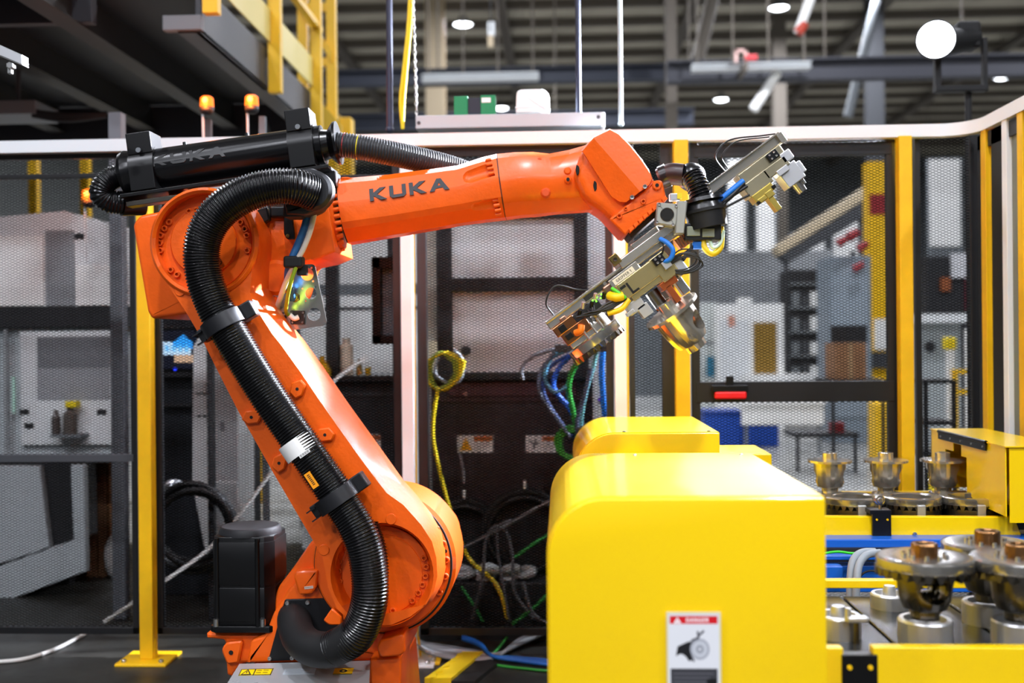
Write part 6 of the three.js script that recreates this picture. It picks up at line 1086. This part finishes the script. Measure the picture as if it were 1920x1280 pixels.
// ================================================================ overhead: crane beams, pipes, struts
{
  const beam = (name, label, px0, px1, py, h, z, m) => { const c = W((px0 + px1) / 2, py, z), w = (px1 - px0) * S(z) / 2, t = thing(name, label, 'beam', [c.x, c.y, z]); obj('flange', bx(c.x - w, c.x + w, c.y + h * .8, c.y + h, z - .3, z), m, t); obj('flange', bx(c.x - w, c.x + w, c.y - h, c.y - h * .8, z - .3, z), m, t); obj('web', bx(c.x - w, c.x + w, c.y - h, c.y + h, z - .17, z - .13), m, t); for (const k of [-.9, -.3, .3, .9]) obj('hanger', cylAB(new V3(c.x + w * k, c.y + h, z - .15), new V3(c.x + w * k, CEILING - .05, z - .15), .02, .02, 6), M.steelwork, t); return t; };
  beam('crane_beam', 'dark navy crane beam spanning under the roof', 560, 1300, 140, .16, -22, M.navy);
  beam('crane_beam', 'dark steel crane runway crossing behind the work light', 1260, 2100, 124, .2, -20, mat('#2a2b33', .6));
  beam('crane_beam', 'low navy girder just above the fence rail', 560, 1300, 224, .2, -27, M.navy);
  beam('bright_duct', 'pale galvanised duct lying along the dark crane runway', 1300, 1520, 122, .05, -19.6, M.greyLight);
  beam('bright_duct', 'pale galvanised duct along the navy crane beam', 790, 1010, 142, .06, -21.5, M.greyLight);
  const rod = (name, label, px, py0, py1, z, w, m) => { const a = W(px[0], py0, z), b = W(px[1], py1, z), t = thing(name, label, 'strut', b); obj('shaft', cylAB(b, new V3(a.x, CEILING - .05, a.z), w, w, 10), m, t); obj('end', new THREE.SphereGeometry(w * 1.3, 10, 8).translate(b.x, b.y, b.z), m, t); return t; };
  const ztr = ZF - .12;
  rod('hanger_strut', 'slim dark strut dropping onto the grey wiring trunk', [1083, 1085], -60, 212, ztr, .012, mat('#3c4152', .4, .5)); rod('hanger_strut', 'bright slim strut reaching the white fence rail', [1160, 1164], -60, 232, ztr, .01, mat('#c9d6d6', .35, .6)); rod('hanger_strut', 'dark conduit dropping behind the fence beside the yellow leads', [740, 731], -60, 243, ztr, .014, mat('#35384a', .5, .3));
  for (const [label, k] of [['yellow lead hanging slackly beside the chain', 0], ['yellow lead hanging close along its twin', 1]]) tag(obj('yellow_lead', tubeP([[772 + k * 3, -90, ztr], [766 + k * 4, 40, ztr], [757 + k * 5, 130, ztr], [751 + k * 6, 190, ztr], [755, 242, ztr]], .008, 40, 8), M.cableYellow), label, 'cable');
  const cn = thing('hoist_chain', 'thin bright steel chain hanging beside the yellow leads', 'chain', W(780, 225, ztr)); for (let k = 0; k < 30; k++) { const p = W(774 + k * .25, -14 + k * 8, ztr + .02), g = new THREE.TorusGeometry(.0085, .0026, 6, 10).scale(.62, 1.3, 1); if (k % 2) g.rotateY(1.57); obj('link', g.translate(p.x, p.y, p.z), M.bolt, cn); }
  const pend = thing('pendant_socket', 'small pendant socket hanging below the roof beside a lamp', 'pendant', W(920, 90, -14)); obj('cord', cylAB(W(920, 60, -14), new V3(W(920, 0, -14).x, CEILING - .05, -14), .01, .01, 6), M.charcoal, pend); obj('housing', pbx(914, 927, 40, 66, -14, .08, .01), M.greyLight, pend); obj('plug', pbx(914, 925, 66, 88, -14, .07, .01), M.tan, pend);
  // slanted pipes and columns seen against the roof
  const slant = (label, a, b, z, w, m, m2) => { const t = thing('slanted_pipe', label, 'pipe', W(...b, z)); obj('pipe', cylAB(W(...a, z), W(...b, z), w, w, 14), m, t); if (m2) obj('red_end', cylAB(W(...b, z + .01), W(b[0] + 12, b[1] - 18, z + .01), w * 1.1, w * 1.1, 14), m2, t); };
  slant('white slanted pipe with a red end under the roof', [1530, -30], [1496, 62], -14, .06, M.white2, mat('#b8402c', .5)); slant('plain white slanted pipe behind the crane runway', [1458, 136], [1412, 206], -20, .09, M.white2); slant('dark slanted brace beneath the roof purlins', [1340, -20], [1308, 112], -22, .14, M.steelwork); slant('dim slanted brace beside the bay column', [1655, -44], [1590, 218], -24, .1, M.greyMid);
  const sig = thing('signal_frame', 'small red and white signal frame on the crane runway', 'signal', W(1400, 110, -19.4)); obj('mount', pbx(1396, 1402, 116, 132, -19.3, .8), M.steelwork, sig); obj('frame', [pbx(1378, 1402, 92, 97, -19.4, .05), pbx(1378, 1383, 92, 116, -19.4, .05), pbx(1396, 1402, 92, 128, -19.4, .05)], mat('#d8b0a8', .5), sig); obj('red_lamp', pbx(1398, 1420, 102, 112, -19.35, .1, .02), mat('#d0343a', .4), sig);
  for (const [px, w, z, m, label] of [[818, 18, -25, M.tan, 'tan building column behind the green modules'], [1645, 15, -26, M.greyDark, 'grey building column beneath the crane runway'], [1262, 10, -21, M.steelwork, 'slim brown building column behind the yellow post'], [1465, 12, -28, M.steelwork, 'brown building column far behind the lit gripper']]) { const c = W(px, 400, z), hw = w * S(z), t = thing('building_column', label, 'column', [c.x, 0, z]); obj('shaft', [bx(c.x - hw, c.x + hw, 0, CEILING - .06, z - .3, z - .28), bx(c.x - hw, c.x + hw, 0, CEILING - .06, z - .02, z), bx(c.x - .02, c.x + .02, 0, CEILING - .06, z - .28, z - .02)], m, t); obj('base_plate', bx(c.x - hw * 1.4, c.x + hw * 1.4, 0, .03, z - .45, z + .1), m, t); }
  const gl = thing('green_marker', 'small glowing green marker above the outer high-bay lamp', 'marker', W(1879, 131, -31)); obj('marker', pbx(1874, 1884, 124, 136, -31, .1, .03), M.greenTip, gl); obj('stem', cylAB(W(1879, 126, -31.05), new V3(W(1879, 126, -31.05).x, CEILING + .35, -31.05), .015, .015, 6), M.steelwork, gl);
}
renderer.render(scene, camera);
